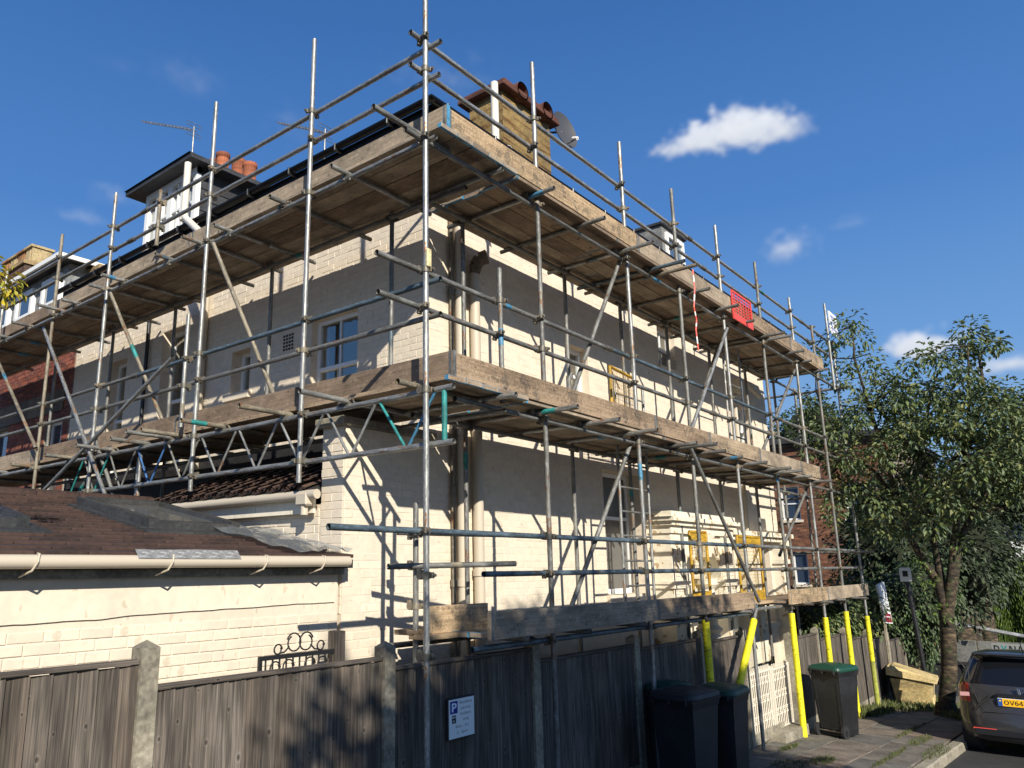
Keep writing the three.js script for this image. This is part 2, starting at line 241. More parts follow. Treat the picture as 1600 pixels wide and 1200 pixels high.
// ---------------------------------------------------------------- ground, road, pavement
const KZ = 1.66, FZ = -0.2;
function sheet(x0, x1, z0, z1, dy) { const xs = [x0, ...GX.map(g => g[0]).filter(x => x > x0 && x < x1), x1], mb = new MB(); for (let i = 0; i < xs.length - 1; i++) mb.quad(V(xs[i], gy(xs[i]) + dy, z1), V(xs[i + 1], gy(xs[i + 1]) + dy, z1), V(xs[i + 1], gy(xs[i + 1]) + dy, z0), V(xs[i], gy(xs[i]) + dy, z0)); return mb; }
structure('ground', sheet(-400, 900, -600, 600, -.16), M.soil);
structure('road', sheet(-60, 60, KZ + .12, 8.6, -.115), M.asphalt);
structure('side_road', sheet(18.2, 27, -60, KZ + .1, -.112), M.asphalt);
structure('opposite_pavement', sheet(-60, 60, 8.6, 10.6, -.02), M.slab[0]);
const pavement = structure('pavement', (() => { const mb = sheet(-60, 18, -.6, KZ, -.03); return mb; })(), M.soil);
{
  const slabGeos = [0, 1, 2].map(() => { const mb = new MB(); mb.cbox(0, -.02, 0, .888, .05, .588, .006); return mb.geo(); });
  const rest = new MB(); const q = new THREE.Quaternion().setFromAxisAngle(V(0, 0, 1), -.05);
  for (let r = 0; r < 4; r++) for (let i = 0; i < 46; i++) {
    const x = -22 + i * .9 + (r % 2) * .45, z = .1 + r * .6, y = gy(x);
    if (z > KZ - .15) continue; if (x > 17.4) continue;
    if (x > 3.5) { const m = pieceMesh('paving_slab', slabGeos[i % 3], M.slab[(hash2(i, r, 4) * 5) | 0] || M.slab[0], pavement, V(x, y + rr(-.003, .003), z), q); m.rotateX(rr(-.006, .006)); } else rest.box(x, y - .02, z, .888, .05, .588, new THREE.Matrix4().makeRotationZ(-.05));
  }
  part('paving_field', rest, M.slab[2], pavement, 'stuff');
  const kerb = structure('kerb', sheet(-60, 18.2, KZ + .0, KZ + .01, -.14), M.concrete), kg = (() => { const mb = new MB(); mb.cbox(0, -.09, 0, .906, .19, .15, .018); return mb.geo(); })(), q2 = new THREE.Quaternion().setFromAxisAngle(V(0, 0, 1), -.05);
  for (let i = 0; i < 34; i++) { const x = -13 + i * .914; pieceMesh('kerb_stone', kg, M.concrete, kerb, V(x, gy(x) + rr(0, .004), KZ + .04), q2); }
}

// ---------------------------------------------------------------- wall helpers
const frame = (O, U, N) => ({ O, U, N, P: (u, v, w) => V(O.x + U.x * u + N.x * w, O.y + v, O.z + U.z * u + N.z * w) });
const WZ = -1.2, WX = 1.4;
const FS = frame(V(0, 0, WZ), V(1, 0, 0), V(0, 0, 1)), FL = frame(V(WX, 0, 0), V(0, 0, 1), V(-1, 0, 0));
function slabIn(mb, f, u0, u1, v0, v1, w0, w1) { mb.hex([f.P(u0, v0, w1), f.P(u1, v0, w1), f.P(u1, v0, w0), f.P(u0, v0, w0), f.P(u0, v1, w1), f.P(u1, v1, w1), f.P(u1, v1, w0), f.P(u0, v1, w0)]); return mb; }
function wallSlab(mb, f, u0, u1, v0, v1, holes, th) {
  const us = [...new Set([u0, u1, ...holes.flatMap(h => [h[0], h[1]])])].filter(u => u >= u0 && u <= u1).sort((a, b) => a - b);
  for (let i = 0; i < us.length - 1; i++) {
    const a = us[i], b = us[i + 1], hs = holes.filter(h => h[0] < b - 1e-6 && h[1] > a + 1e-6 && h[3] > v0 && h[2] < v1).sort((p, q) => p[2] - q[2]); let v = v0;
    for (const h of hs) { if (h[2] > v) slabIn(mb, f, a, b, v, h[2], -th, 0); v = Math.max(v, h[3]); }
    if (v < v1) slabIn(mb, f, a, b, v, v1, -th, 0);
  }
  return mb;
}
function brickList(f, u0, u1, v0, v1, holes, L = .225, Hc = .075, s = 1) {
  const out = [], g = .0055; let row = 0;
  for (let v = v0; v + Hc <= v1 + .02; v += Hc, row++) {
    let u = u0 + (row % 2 ? L / 2 : 0) + (hash2(row, s, 3) - .5) * .02; const cells = []; if (u > u0 + .03) cells.push([u0, u]);
    for (; u < u1; u += L) cells.push([u, Math.min(u1, u + L)]);
    for (const [a, b] of cells) {
      if (b - a < .04) continue; let parts = [[a, b]];
      for (const h of holes) if (h[2] < v + Hc - .01 && h[3] > v + .01) parts = parts.flatMap(([p, q]) => h[1] <= p || h[0] >= q ? [[p, q]] : [[p, Math.max(p, h[0])], [Math.min(q, h[1]), q]]).filter(([p, q]) => q - p > .035);
      for (const [p, q] of parts) out.push({ u: (p + q) / 2, v: v + Hc / 2, l: q - p - g, h: Hc - g, full: q - p > L - .002, k: hash2(Math.round(p * 50), row, s) });
    }
  }
  return out;
}
// painted or bare bricks standing proud of a wall part: the largest in view as single pieces, the rest joined
function layBricks(wall, f, list, proud, mats, colors, nmax, test) {
  const L = list.filter(b => b.full).map(b => { const p = f.P(b.u, b.v, 0), q = project(p); const ok = q[2] > 0 && q[0] > -20 && q[0] < 1620 && q[1] > -20 && q[1] < 1220 && (!test || test(b, q)); return [ok ? 1 / (q[2] * q[2]) : 0, b]; }).filter(a => a[0] > 0).sort((a, b) => b[0] - a[0]).slice(0, nmax);
  const pick = new Set(L.map(a => a[1])), l0 = list.find(b => b.full);
  const quat = new THREE.Quaternion().setFromRotationMatrix(new THREE.Matrix4().makeBasis(f.U, V(0, 1, 0), f.N));
  if (nmax > 0 && l0) { const gs = [...Array(14).keys()].map(i => { const mb = new MB(); mb.cbox(0, 0, 0, l0.l - (i % 4) * .0012, l0.h - (i % 3) * .001, .03, .003 + (i % 5) * .0008, new THREE.Matrix4().makeRotationZ((hash2(i, 4, 9) - .5) * .012)); return mb.geo(); }); for (const [, b] of L) pieceMesh('brick', gs[(b.k * 997 | 0) % 14], mats[(b.k * 31 | 0) % mats.length], wall, f.P(b.u, b.v, proud - .015 + (b.k - .5) * .004), quat); }
  const rest = new MB();
  for (const b of list) {
    if (pick.has(b)) continue; const w1 = proud + (b.k - .5) * .004, a = b.u - b.l / 2, c = b.u + b.l / 2, d = b.v - b.h / 2, e = b.v + b.h / 2, k = .003;
    if (colors) { const cc = colors[(b.k * 53 | 0) % colors.length], t = .8 + .4 * hash2(b.u * 100 | 0, b.v * 100 | 0, 8); rest.col = cc.map(x => x * t); }
    const A = [f.P(a, d, 0), f.P(c, d, 0), f.P(c, e, 0), f.P(a, e, 0)], B = [f.P(a + k, d + k, w1), f.P(c - k, d + k, w1), f.P(c - k, e - k, w1), f.P(a + k, e - k, w1)];
    rest.uo = b.k * 5; rest.vo = (b.k * 77) % 5;
    rest.quad(B[0], B[1], B[2], B[3]); for (let i = 0; i < 4; i++) { const j = (i + 1) % 4; rest.quad(A[i], A[j], B[j], B[i]); }
  }
  if (rest.p.length) part('brick_field', rest, colors ? M.brickV : mats[0], wall, 'stuff');
}
// a window set back in its opening: frame, panes, bars and sill
function windowIn(parent, f, u0, u1, v0, v1, o = {}) {
  const d = o.deep || .14, fw = o.fw || .055, mb = new MB(), w0 = -d - .05, w1 = -d;
  slabIn(mb, f, u0, u0 + fw, v0, v1, w0, w1); slabIn(mb, f, u1 - fw, u1, v0, v1, w0, w1); slabIn(mb, f, u0 + fw, u1 - fw, v0, v0 + fw * 1.2, w0, w1); slabIn(mb, f, u0 + fw, u1 - fw, v1 - fw, v1, w0, w1);
  const vm = lerp(v0, v1, o.meet || .5); if (!o.single) slabIn(mb, f, u0 + fw, u1 - fw, vm - .022, vm + .022, w0, w1 + .012);
  const win = part('window', mb, o.mat || M.white, parent);
  const bars = new MB(), nc = o.cols || 2, nr = o.rows || 1, seg = o.single ? [[v0 + fw * 1.2, v1 - fw]] : [[v0 + fw * 1.2, vm - .022], [vm + .022, v1 - fw]];
  seg.forEach(([a, b], k) => {
    for (let i = 1; i < nc; i++) { const u = lerp(u0 + fw, u1 - fw, i / nc); slabIn(bars, f, u - .011, u + .011, a, b, w0 + .018, w1 - .008); }
    for (let j = 1; j < nr; j++) { const v = lerp(a, b, j / nr); slabIn(bars, f, u0 + fw, u1 - fw, v - .01, v + .01, w0 + .016, w1 - .009); }
    const g = new MB(); slabIn(g, f, u0 + fw - .004, u1 - fw + .004, a - .004, b + .004, w0 + .02 + k * .002, w0 + .026 + k * .002); part('pane', g, o.glass || M.glass, win);
  });
  if (bars.p.length) part('glazing_bar', bars, o.mat || M.white, win);
  if (!o.nosill) { const s = new MB(); slabIn(s, f, u0 - .07, u1 + .07, v0 - .09, v0 + .002, -d + .002, .07); part('sill', s, o.sillMat || M.paint, win); }
  return win;
}

// ---------------------------------------------------------------- the painted house on the corner
const house = thing('painted_house', 'cream painted brick corner house wrapped in scaffolding', 'house', [6, gy(6), -5]);
const EV = 6.37; // eaves
{
  const holesS = [[4.12, 4.72, 3.72, 4.5], [7.0, 7.66, 4.72, 5.42], [4.95, 6.02, 1.22, 2.88], [10.35, 11.0, 3.7, 4.6], [8.75, 9.5, -.7, 2.0], [10.3, 11.35, .55, 2.0]];
  const mb = new MB(); wallSlab(mb, FS, .24, WX, gy(6) - .6, 2.86, holesS, .3); wallSlab(mb, FS, WX, 12, gy(6) - .6, EV - .12, holesS, .3);
  const ws = part('street_wall', mb, M.mortar, house);
  const L = [...brickList(FS, .25, WX, -.6, 2.85, holesS, .225, .075, 1), ...brickList(FS, WX + .005, 11.995, -.6, EV - .12, holesS, .225, .075, 2)];
  layBricks(ws, FS, L, .0017, [M.paint, M.paint2, M.paint3], null, 300, (b, q) => q[1] < 1000 && q[0] < 960);
  const rw2 = new MB(); rw2.bb(11.7, 12, -1.4, EV - .121, -9.6, WZ - .301); part('far_wall', rw2, M.plaster, house); const rw3 = new MB(); rw3.bb(WX + .301, 11.699, -1.4, EV - .121, -9.6, -9.3); part('rear_wall', rw3, M.plaster, house); const flr = new MB(); flr.bb(WX + .302, 11.698, 2.86, 3.02, -9.299, WZ - .302); part('upper_floor', flr, M.plaster, house); for (const [px0, px1, pzz] of [[6.4, 6.5, 0], [3.6, 3.7, 1]]) { const pw = new MB(); pw.bb(px0, px1, 3.021, EV - .14, -9.29, WZ - .31); part('partition_wall', pw, M.plaster, house); }
  // raised quoin band and string courses
  const bd = new MB(); slabIn(bd, FS, WX, 12.02, EV - .42, EV - .14, 0, .05); part('frieze_band', bd, M.trim, house);
  const holesL = [[-3.12, -2.3, 3.3, 4.55], [-4.78, -4.36, 3.85, 4.46], [-6.65, -5.95, 2.95, 5.12], [-8.3, -7.72, 2.95, 4.92]];
  const ml = new MB(); wallSlab(ml, FL, -9.6, WZ - .3, .2, EV - .12, holesL, .3);
  const wl = part('garden_wall_face', ml, M.mortar, house);
  const end = new MB(); slabIn(end, FL, WZ - .3, WZ - .002, 2.86, EV - .12, -.3, -.001); part('corner_return', end, M.mortar, wl);
  layBricks(wl, FL, brickList(FL, -9.59, WZ - .006, 2.2, EV - .14, holesL, .225, .075, 5), .0024, [M.paint, M.paint2, M.paint3], null, 300, (b, q) => q[1] > 330);
  const bd2 = new MB(); slabIn(bd2, FL, -9.6, WZ + .05, EV - .42, EV - .14, 0, .05); part('frieze_band', bd2, M.trim, house);
  windowIn(house, FS, ...holesS[0], { cols: 1, deep: .12 }); windowIn(house, FS, ...holesS[1], { cols: 2, deep: .1 }); windowIn(house, FS, ...holesS[2], { cols: 1, deep: .2, glass: M.glassDull, meet: .62 }); windowIn(house, FS, ...holesS[3], { cols: 2 });
  windowIn(house, FL, ...holesL[0], { cols: 2, rows: 1, deep: .1 }); windowIn(house, FL, ...holesL[1], { cols: 1, single: true, deep: .16 });
  windowIn(house, FL, ...holesL[2], { cols: 1, deep: .16 }); windowIn(house, FL, ...holesL[3], { cols: 1, deep: .16 });
  windowIn(house, FS, ...holesS[5], { cols: 3, rows: 2, deep: .18, glass: M.glassDull });
  const vent = new MB(); for (let i = 0; i < 4; i++) for (let j = 0; j < 5; j++) slabIn(vent, FL, -3.66 + i * .055, -3.66 + i * .055 + .03, 4.26 + j * .045, 4.26 + j * .045 + .025, .004, .012); part('air_brick', vent, M.dark, house);
  // end of the parapet wall, its coping, and the wall under the lean-to gutter
  const FE = frame(V(.24, 0, 0), V(0, 0, 1), V(-1, 0, 0));
  const me = new MB(); slabIn(me, FE, -4.3, WZ - .3, -.6, 2.16, -.28, 0); slabIn(me, FE, WZ - .3, WZ - .003, 1.2, 2.86, -.2, .001); const we = part('parapet_end', me, M.mortar, house);
  layBricks(we, FE, brickList(FE, WZ - .3, WZ - .006, 1.2, 2.85, [], .3, .075, 9), .006, [M.paint2, M.paint, M.paint3], null, 40);
  layBricks(we, FE, brickList(FE, -4.28, WZ - .32, 1.3, 2.14, [], .225, .075, 10), .005, [M.paint2, M.paint, M.paint3], null, 60);
  const shadeSheet = new MB(); slabIn(shadeSheet, FL, -9.5, WZ - .32, .6, 3.03, .008, .02); part('shade_sheet', shadeSheet, M.dark, house);  // added dark sheet on the wall, stands in for shade under the middle deck
  const cp = new MB(); cp.cbox(.82, 2.9, WZ - .15, 1.3, .085, .4, .012); part('coping', cp, M.concrete, house);
  // lean-to roof of pantiles behind the parapet
  const lt = new MB(); const z0 = -4.25, z1 = WZ - .32, XA = .1, YA = 2.33, XB = WX - .01, YB = 2.83; lt.hex([V(XA, YA - .12, z1), V(XB, YB - .12, z1), V(XB, YB - .12, z0), V(XA, YA - .12, z0), V(XA, YA - .04, z1), V(XB, YB - .04, z1), V(XB, YB - .04, z0), V(XA, YA - .04, z0)]);
  const lr = part('lean_to_roof', lt, M.dark, house); const ang = Math.atan2(YB - YA, XB - XA);
  const pg = (() => { const mb = new MB(), N = 6, L = .36; for (let i = 0; i < N; i++) { const a = i / N, b = (i + 1) / N, f = t => [(t - .5) * .235, .024 * Math.sin(t * Math.PI * 2) + .012]; const [za, ya] = f(a), [zb, yb] = f(b); mb.quad(V(-L / 2, ya + .016, zb * 1), V(-L / 2, yb + .016, za), V(L / 2, yb, za), V(L / 2, ya, zb)); mb.quad(V(-L / 2, ya - .002, zb), V(-L / 2, yb - .002, za), V(-L / 2, yb + .016, za), V(-L / 2, ya + .016, zb)); } return mb.geo(); })();
  const qt = new THREE.Quaternion().setFromAxisAngle(V(0, 0, 1), ang);
  for (let i = 0; i < 5; i++) for (let j = 0; j < 12; j++) { const t = (i + .5) / 5, z = z1 - .12 - j * .225; if (z < z0 + .08) continue; pieceMesh('pantile', pg, M.pantile[(hash2(i, j, 3) * 3) | 0], lr, V(lerp(XA, XB, t), lerp(YA, YB, t) - .02, z), qt); }
  // lean-to gutter and fascia
  const fa = new MB(); fa.bb(.16, .19, 2.08, 2.3, z0, z1); part('fascia', fa, M.trim, house);
  const gt = new MB(); gt.tube(V(.1, 2.24, z0 - .5), V(.1, 2.24, z1 + .12), .044, 12); part('gutter', gt, M.pipeCream, house); const gb = new MB(); gb.cbox(.1, 2.2, z1 - .05, .1, .12, .16, .015).tube(V(.1, 2.16, z1 - .05), V(.1, 2.06, z1 - .05), .035); part('gutter_outlet', gb, M.pipeCream, house);
  // roof, soffit, fascia and black gutters
  const rf = new MB(); const e = [[WX - .36, -.84], [12.4, -.84], [12.4, -9.6], [WX - .36, -9.6]], ry = 7.35; const pr = [V(4.2, ry, -4), V(9.5, ry, -4), V(9.5, ry, -6.5), V(4.2, ry, -6.5)], pe = e.map(([x, z]) => V(x, EV + .02, z));
  for (let i = 0; i < 4; i++) { const j = (i + 1) % 4; rf.quad(pe[i], pe[j], pr[j], pr[i]); } rf.quad(...pr); part('roof', rf, M.slate, house);
  const wf = new MB(); wf.bb(WX - .33, 12.34, EV - .36, EV - .084, -.91, -.88); part('white_fascia', wf, M.trim, house); const wf2 = new MB(); wf2.bb(WX - .33, WX - .3, EV - .36, EV - .084, -9.6, -.912); part('white_fascia', wf2, M.trim, house);
  const so = new MB(); so.bb(WX - .295, 12.3, EV - .13, EV - .1, -9.6, -.92); part('soffit', so, M.trim, house);
  const fs = new MB(); fs.bb(WX - .35, 12.39, EV - .08, EV + .01, -.9, -.87); part('fascia', fs, M.black, house); const fl2 = new MB(); fl2.bb(WX - .352, WX - .32, EV - .079, EV + .009, -9.6, -.902); part('fascia', fl2, M.black, house);
  const half = (mb, a, b, side) => { const N = 8, r = .052; for (let i = 0; i < N; i++) { const t0 = Math.PI * i / N, t1 = Math.PI * (i + 1) / N, f = (t, q) => q.clone().addScaledVector(side, Math.cos(t) * r).add(V(0, -Math.sin(t) * r, 0)); mb.quad(f(t0, a), f(t0, b), f(t1, b), f(t1, a)); mb.quad(f(t1, a), f(t1, b), f(t0, b), f(t0, a)); } };
  const g1 = new MB(); half(g1, V(WX - .47, EV + .04, -.79), V(12.45, EV + .04, -.79), V(0, 0, 1)); for (let x = 1.2; x < 12.4; x += .85) g1.cbox(x, EV + .01, -.79, .03, .1, .12, .008); part('gutter', g1, M.black, house);
  const g2 = new MB(); half(g2, V(WX - .42, EV + .04, -.74), V(WX - .42, EV + .04, -9.7), V(-1, 0, 0)); for (let z = -1.4; z > -9.6; z -= .85) g2.cbox(WX - .42, EV + .01, z, .12, .1, .03, .008); part('gutter', g2, M.black, house);
  // downpipes on the street wall
  const pipe = (x, r, y0, y1, m, z = WZ + .02 + r) => { const mb = new MB(); mb.tube(V(x, y0, z), V(x, y1, z), r, 16); for (let y = y1 - .25; y > y0; y -= 1.55) mb.tube(V(x, y, z), V(x, y + .07, z), r + .012, 16); part('downpipe', mb, m, house); };
  pipe(at(708, 800, 'z', WZ + .04).x, .024, -.4, 6.3, M.galvTan); pipe(at(723, 800, 'z', WZ + .08).x, .057, -.4, 6.3, M.pipeCream); pipe(at(748, 800, 'z', WZ + .08).x, .057, -.4, 4.85, M.pipeCream);
  const bx = at(748, 800, 'z', WZ + .08).x, bend = new MB(); bend.path([V(bx, 4.85, WZ + .08), V(bx, 4.95, WZ + .1), V(bx + .02, 5.02, WZ + .14), V(bx + .06, 5.04, WZ + .22)], [.06, .075, .08, .085], 14); part('pipe_bend', bend, std([.26, .2, .15], { map: T.stone }), house);
  pipe(10.05, .05, -.4, 4.9, M.pipeCream); const hop = new MB(); hop.hex([V(9.93, 4.75, -.98), V(10.17, 4.75, -.98), V(10.17, 4.75, -1.19), V(9.93, 4.75, -1.19), V(9.86, 5.0, -.92), V(10.24, 5.0, -.92), V(10.24, 5.0, -1.19), V(9.86, 5.0, -1.19)]); hop.tube(V(10.35, 5.0, -1.0), V(11.1, 4.86, -1.0), .055, 12); part('rain_hopper', hop, M.pipeCream, house);
  const pl = new MB(); pl.tube(V(WX - .07, 2.9, -5.42), V(WX - .07, 6.25, -5.42), .055, 14); part('downpipe', pl, M.pipeCream, house);
  const pl2 = new MB(); pl2.tube(V(WX - .06, 2.9, -7.0), V(WX - .06, 6.25, -7.0), .03, 12); part('downpipe', pl2, M.black, house);
  // vent pipes standing at the eaves
  const vp = new MB(); { const a = at(775, 247, 'z', -.98), b = at(779, 135, 'z', -.98); vp.tube(a, V(a.x, b.y, a.z), .048, 16); } part('vent_pipe', vp, M.whitePipe, house);
  const vs = new MB(); { const a = at(741, 225, 'z', -.97), b = at(740, 203, 'z', -.97); vs.tube(V(a.x, a.y - .1, a.z), V(a.x, b.y, a.z), .042, 16).tube(V(a.x, b.y - .03, a.z), V(a.x, b.y + .03, a.z), .052, 16); } part('vent_pipe', vs, M.whitePipe, house);
  const vl = new MB(); { const a = at(294, 255, 'x', WX - .5), b = at(295, 335, 'x', WX - .5), c = at(318, 368, 'x', WX - .75); vl.tube(V(a.x, a.y, a.z), V(a.x, b.y, a.z), .05, 14); vl.tube(V(a.x, b.y - .0, a.z), c, .05, 14, .006); vl.tube(V(a.x, b.y + .05, a.z), V(a.x, b.y - .06, a.z), .06, 14); } part('vent_pipe', vl, M.whitePipe, house);
  const cab = new MB(); { const p = [[788, 226], [797, 228], [802, 234], [800, 243], [795, 250], [787, 256]].map(q => at(q[0], q[1], 'z', -.9)); cab.path(p, .006, 6); } part('cable', cab, M.whitePipe, house);
  // chimney stack: rendered, with a tile cap and a half-round ridge
  const c0 = at(787, 230, 'z', -1.75), c1 = at(858, 190, 'z', -1.75), cw = c1.x - c0.x, top = at(787, 142, 'z', -1.75).y, cz0 = -1.75 - .6;
  const ch = new MB(); ch.bb(c0.x, c1.x, EV, top, cz0, -1.75); const chim = part('chimney', ch, M.stucco, house);
  const cc = new MB(); cc.cbox((c0.x + c1.x) / 2, top + .03, -1.75 - .31, cw + .24, .06, .86, .01); part('chimney_cap', cc, M.redTile, chim);
  const cr = new MB(); for (let i = 0; i < 4; i++) cr.box(c0.x - .1 + (i + .5) * (cw + .2) / 4, top + .08, -1.75 - .31, (cw + .2) / 4 - .012, .05, .84); part('cap_tile', cr, M.redTile, chim); const rt = new MB(); for (const fx of [.28, .82]) { const r3 = new MB(), xx = c0.x + cw * fx; r3.tube(V(xx, top + .1, -1.62), V(xx, top + .1, -2.4), .14, 16, .018); part('ridge_tile', r3, M.redTile, chim); }
  // dormer on the garden side
  const DX = 1.25, dz0 = -7.2, dz1 = -5.78, dyb = EV - .05, dyt = 7.52;
  const dm = new MB(); dm.bb(DX + .05, 3.0, dyb, dyt, dz0, dz1); const dor = part('dormer', dm, M.slate, house);
  for (let j = 0; j < 6; j++) { const ck = new MB(); ck.hex([V(DX + .05, dyb + j * .18 + .01, dz1 + .02), V(3, dyb + j * .18 + .01, dz1 + .02), V(3, dyb + j * .18 + .01, dz1), V(DX + .05, dyb + j * .18 + .01, dz1), V(DX + .05, dyb + j * .18 + .185, dz1 + .006), V(3, dyb + j * .18 + .185, dz1 + .006), V(3, dyb + j * .18 + .185, dz1), V(DX + .05, dyb + j * .18 + .185, dz1)]); part('cheek_slate', ck, M.slate, dor); }
  const df = new MB(); const FD = frame(V(DX, 0, 0), V(0, 0, 1), V(-1, 0, 0)); for (const z of [dz0, dz0 + .32, -6.52, dz1 - .36, dz1 - .02]) slabIn(df, FD, z, z + (z === -6.52 ? .12 : .09), dyb, dyt, -.05, .03); slabIn(df, FD, dz0, dz1 + .07, dyt - .1, dyt + .0, -.05, .031); slabIn(df, FD, dz0, dz1 + .07, dyb - .02, dyb + .16, -.05, .032); slabIn(df, FD, dz0 + .05, dz1, lerp(dyb, dyt, .55) - .02, lerp(dyb, dyt, .55) + .02, -.05, .015); for (const z of [-6.72, -6.26]) slabIn(df, FD, z - .012, z + .012, dyb, dyt, -.04, .01); part('window_frame', df, M.white, dor);
  for (const [a, b] of [[dz0 + .09, dz0 + .32], [dz0 + .41, -6.52], [-6.4, dz1 - .36], [dz1 - .27, dz1 - .02]]) { const g = new MB(); slabIn(g, FD, a, b, dyb + .16, dyt - .1, -.045, -.03); part('pane', g, M.glass, dor); }
  const dr = new MB(), ov = .26, P0 = [V(DX - ov, dyt, dz1 + ov), V(3.2, dyt, dz1 + ov), V(3.2, dyt, dz0 - ov), V(DX - ov, dyt, dz0 - ov)], hz = (dz0 + dz1) / 2; dr.hex([...P0, ...P0.map(p => p.clone().add(V(0, .07, 0)))]); const Pt = P0.map(p => p.clone().add(V(.03 * Math.sign(hz), .072, 0))); const r0 = V(DX + .55, dyt + .34, hz), r1 = V(3.2, dyt + .34, hz); dr.quad(Pt[0], Pt[1], r1, r0); dr.tri(Pt[3], Pt[0], r0, [0, 0], [1, 0], [.5, .6]); dr.quad(Pt[2], Pt[3], r0, r1); part('dormer_roof', dr, M.slate, dor);
  // chimney with terracotta pots behind the dormer
  const st = new MB(); const s0 = at(347, 280, 'x', 3.4); st.bb(3.15, 3.75, EV, s0.y - .15, s0.z - 1.5, s0.z + .45); const stack = part('chimney', st, M.yBrick, house);
  for (const [px, py] of [[337, 262], [348, 252], [372, 262], [390, 268]]) { const p = at(px, py, 'x', 3.4), mb = new MB(); mb.lathe([[.13, -.35], [.125, .05], [.145, .09], [.145, .15], [.125, .16], [.1, .16], [.1, -.1]], p.x, p.y, p.z, 16); part('chimney_pot', mb, M.terracotta, stack); }
  // small box dormer on the street slope
  const b0 = at(1036, 395, 'z', -1.6), b1 = at(1058, 400, 'z', -1.6); const bdm = new MB(); const bt = at(1036, 354, 'z', -1.6).y; bdm.bb(b0.x, b0.x + 1.0, EV, bt, -2.6, -1.6); const bdo = part('dormer', bdm, std([.24, .25, .26], { map: T.stone }), house); const bl = new MB(); bl.cbox(b0.x + .5, bt + .03, -2.1, 1.1, .06, 1.1, .01); part('dormer_roof', bl, M.slate, bdo); const bw = new MB(), FB = frame(V(0, 0, -1.6), V(1, 0, 0), V(0, 0, 1)); for (const u of [b0.x + .12, b0.x + .82]) slabIn(bw, FB, u, u + .07, EV, bt - .1, .002, .05); slabIn(bw, FB, b0.x + .19, b0.x + .82, bt - .18, bt - .1, .002, .05); part('window_frame', bw, M.white, bdo); const bp = new MB(); slabIn(bp, FB, b0.x + .19, b0.x + .82, EV, bt - .18, .003, .015); part('pane', bp, M.glass, bdo);
  // doorway surround: pilasters, entablature, arch, keystone, panelled side
  const pz = WZ, pr2 = .34, x0 = 6.2, x1 = 8.5, yb = gy(7) + .1;
  const po = new MB(); slabIn(po, FS, x0, x0 + .42, yb, 2.05, 0, pr2); slabIn(po, FS, x1 - .42, x1, yb, 2.05, 0, pr2); const N = 14, cx = (x0 + x1) / 2, rad = (x1 - x0) / 2 - .42, cyA = 1.25; // spandrel round the arch
  for (let i = 0; i < N; i++) { const a = Math.PI * i / N, b = Math.PI * (i + 1) / N, xa = cx - rad * Math.cos(a), xb = cx - rad * Math.cos(b), ya = Math.min(2.04, cyA + rad * .9 * Math.sin(a)), yb2 = Math.min(2.04, cyA + rad * .9 * Math.sin(b)); po.hex([FS.P(xa, ya, pr2 - .03), FS.P(xb, yb2, pr2 - .03), FS.P(xb, yb2, 0), FS.P(xa, ya, 0), FS.P(xa, 2.045, pr2 - .03), FS.P(xb, 2.045, pr2 - .03), FS.P(xb, 2.045, 0), FS.P(xa, 2.045, 0)]); }
  const porch = part('door_surround', po, M.peel, house);
  const en = new MB(); slabIn(en, FS, x0 - .03, x1 + .03, 2.05, 2.16, 0, pr2 + .03); slabIn(en, FS, x0 - .08, x1 + .08, 2.16, 2.22, 0, pr2 + .08); slabIn(en, FS, x0 - .13, x1 + .13, 2.22, 2.28, 0, pr2 + .13); slabIn(en, FS, x0 - .07, x1 + .07, 2.28, 2.36, 0, pr2 + .07); part('cornice', en, M.peel, porch);
  for (const u of [x0 - .03, x1 - .45]) { const cpb = new MB(); slabIn(cpb, FS, u, u + .48, 1.28, 1.34, 0, pr2 + .03); slabIn(cpb, FS, u - .02, u + .5, 1.34, 1.38, 0, pr2 + .05); part('pilaster_moulding', cpb, M.peel, porch); const cpp = new MB(); slabIn(cpp, FS, u - .02, u + .5, yb - .02, yb + .22, 0, pr2 + .05); part('plinth', cpp, M.peel, porch); for (const [a, b] of [[.75, 1.18], [yb + .4, .6]]) { const pn = new MB(); slabIn(pn, FS, u + .1, u + .38, a, b, pr2, pr2 + .02); part('panel', pn, M.peel, porch); } }
  const ks = new MB(); ks.hex([FS.P(cx - .09, 1.72, pr2 + .08), FS.P(cx + .09, 1.72, pr2 + .08), FS.P(cx + .09, 1.72, 0), FS.P(cx - .09, 1.72, 0), FS.P(cx - .14, 2.048, pr2 + .14), FS.P(cx + .14, 2.048, pr2 + .14), FS.P(cx + .14, 2.048, 0), FS.P(cx - .14, 2.048, 0)]); part('keystone', ks, M.peel, porch);
  const dd = new MB(); slabIn(dd, FS, x0 + .42, x1 - .42, yb, 2.04, .003, .03); const door = part('front_door', dd, M.trim, porch);
  for (const [a, b, c, d] of [[cx - .45, cx - .05, .0, .75], [cx + .05, cx + .45, .0, .75], [cx - .45, cx - .05, .85, 1.3], [cx + .05, cx + .45, .85, 1.3]]) { const mb = new MB(); slabIn(mb, FS, a, b, c, d, .03, .055); part('door_panel', mb, M.peel, porch); }
  // brackets of foliage under the cornice: short scrolls
  for (const u of [x0 + .1, cx - .55, cx + .4, x1 - .3]) { const mb = new MB(); const sc = []; for (let i = 0; i <= 16; i++) { const a = i / 16 * 9; sc.push(FS.P(u + .08 + (.07 - .003 * i) * Math.cos(a), 1.62 + .015 * i + .05 * Math.sin(a), pr2 + .02)); } mb.path(sc, .022, 7); part('scroll_bracket', mb, M.peel, porch); }
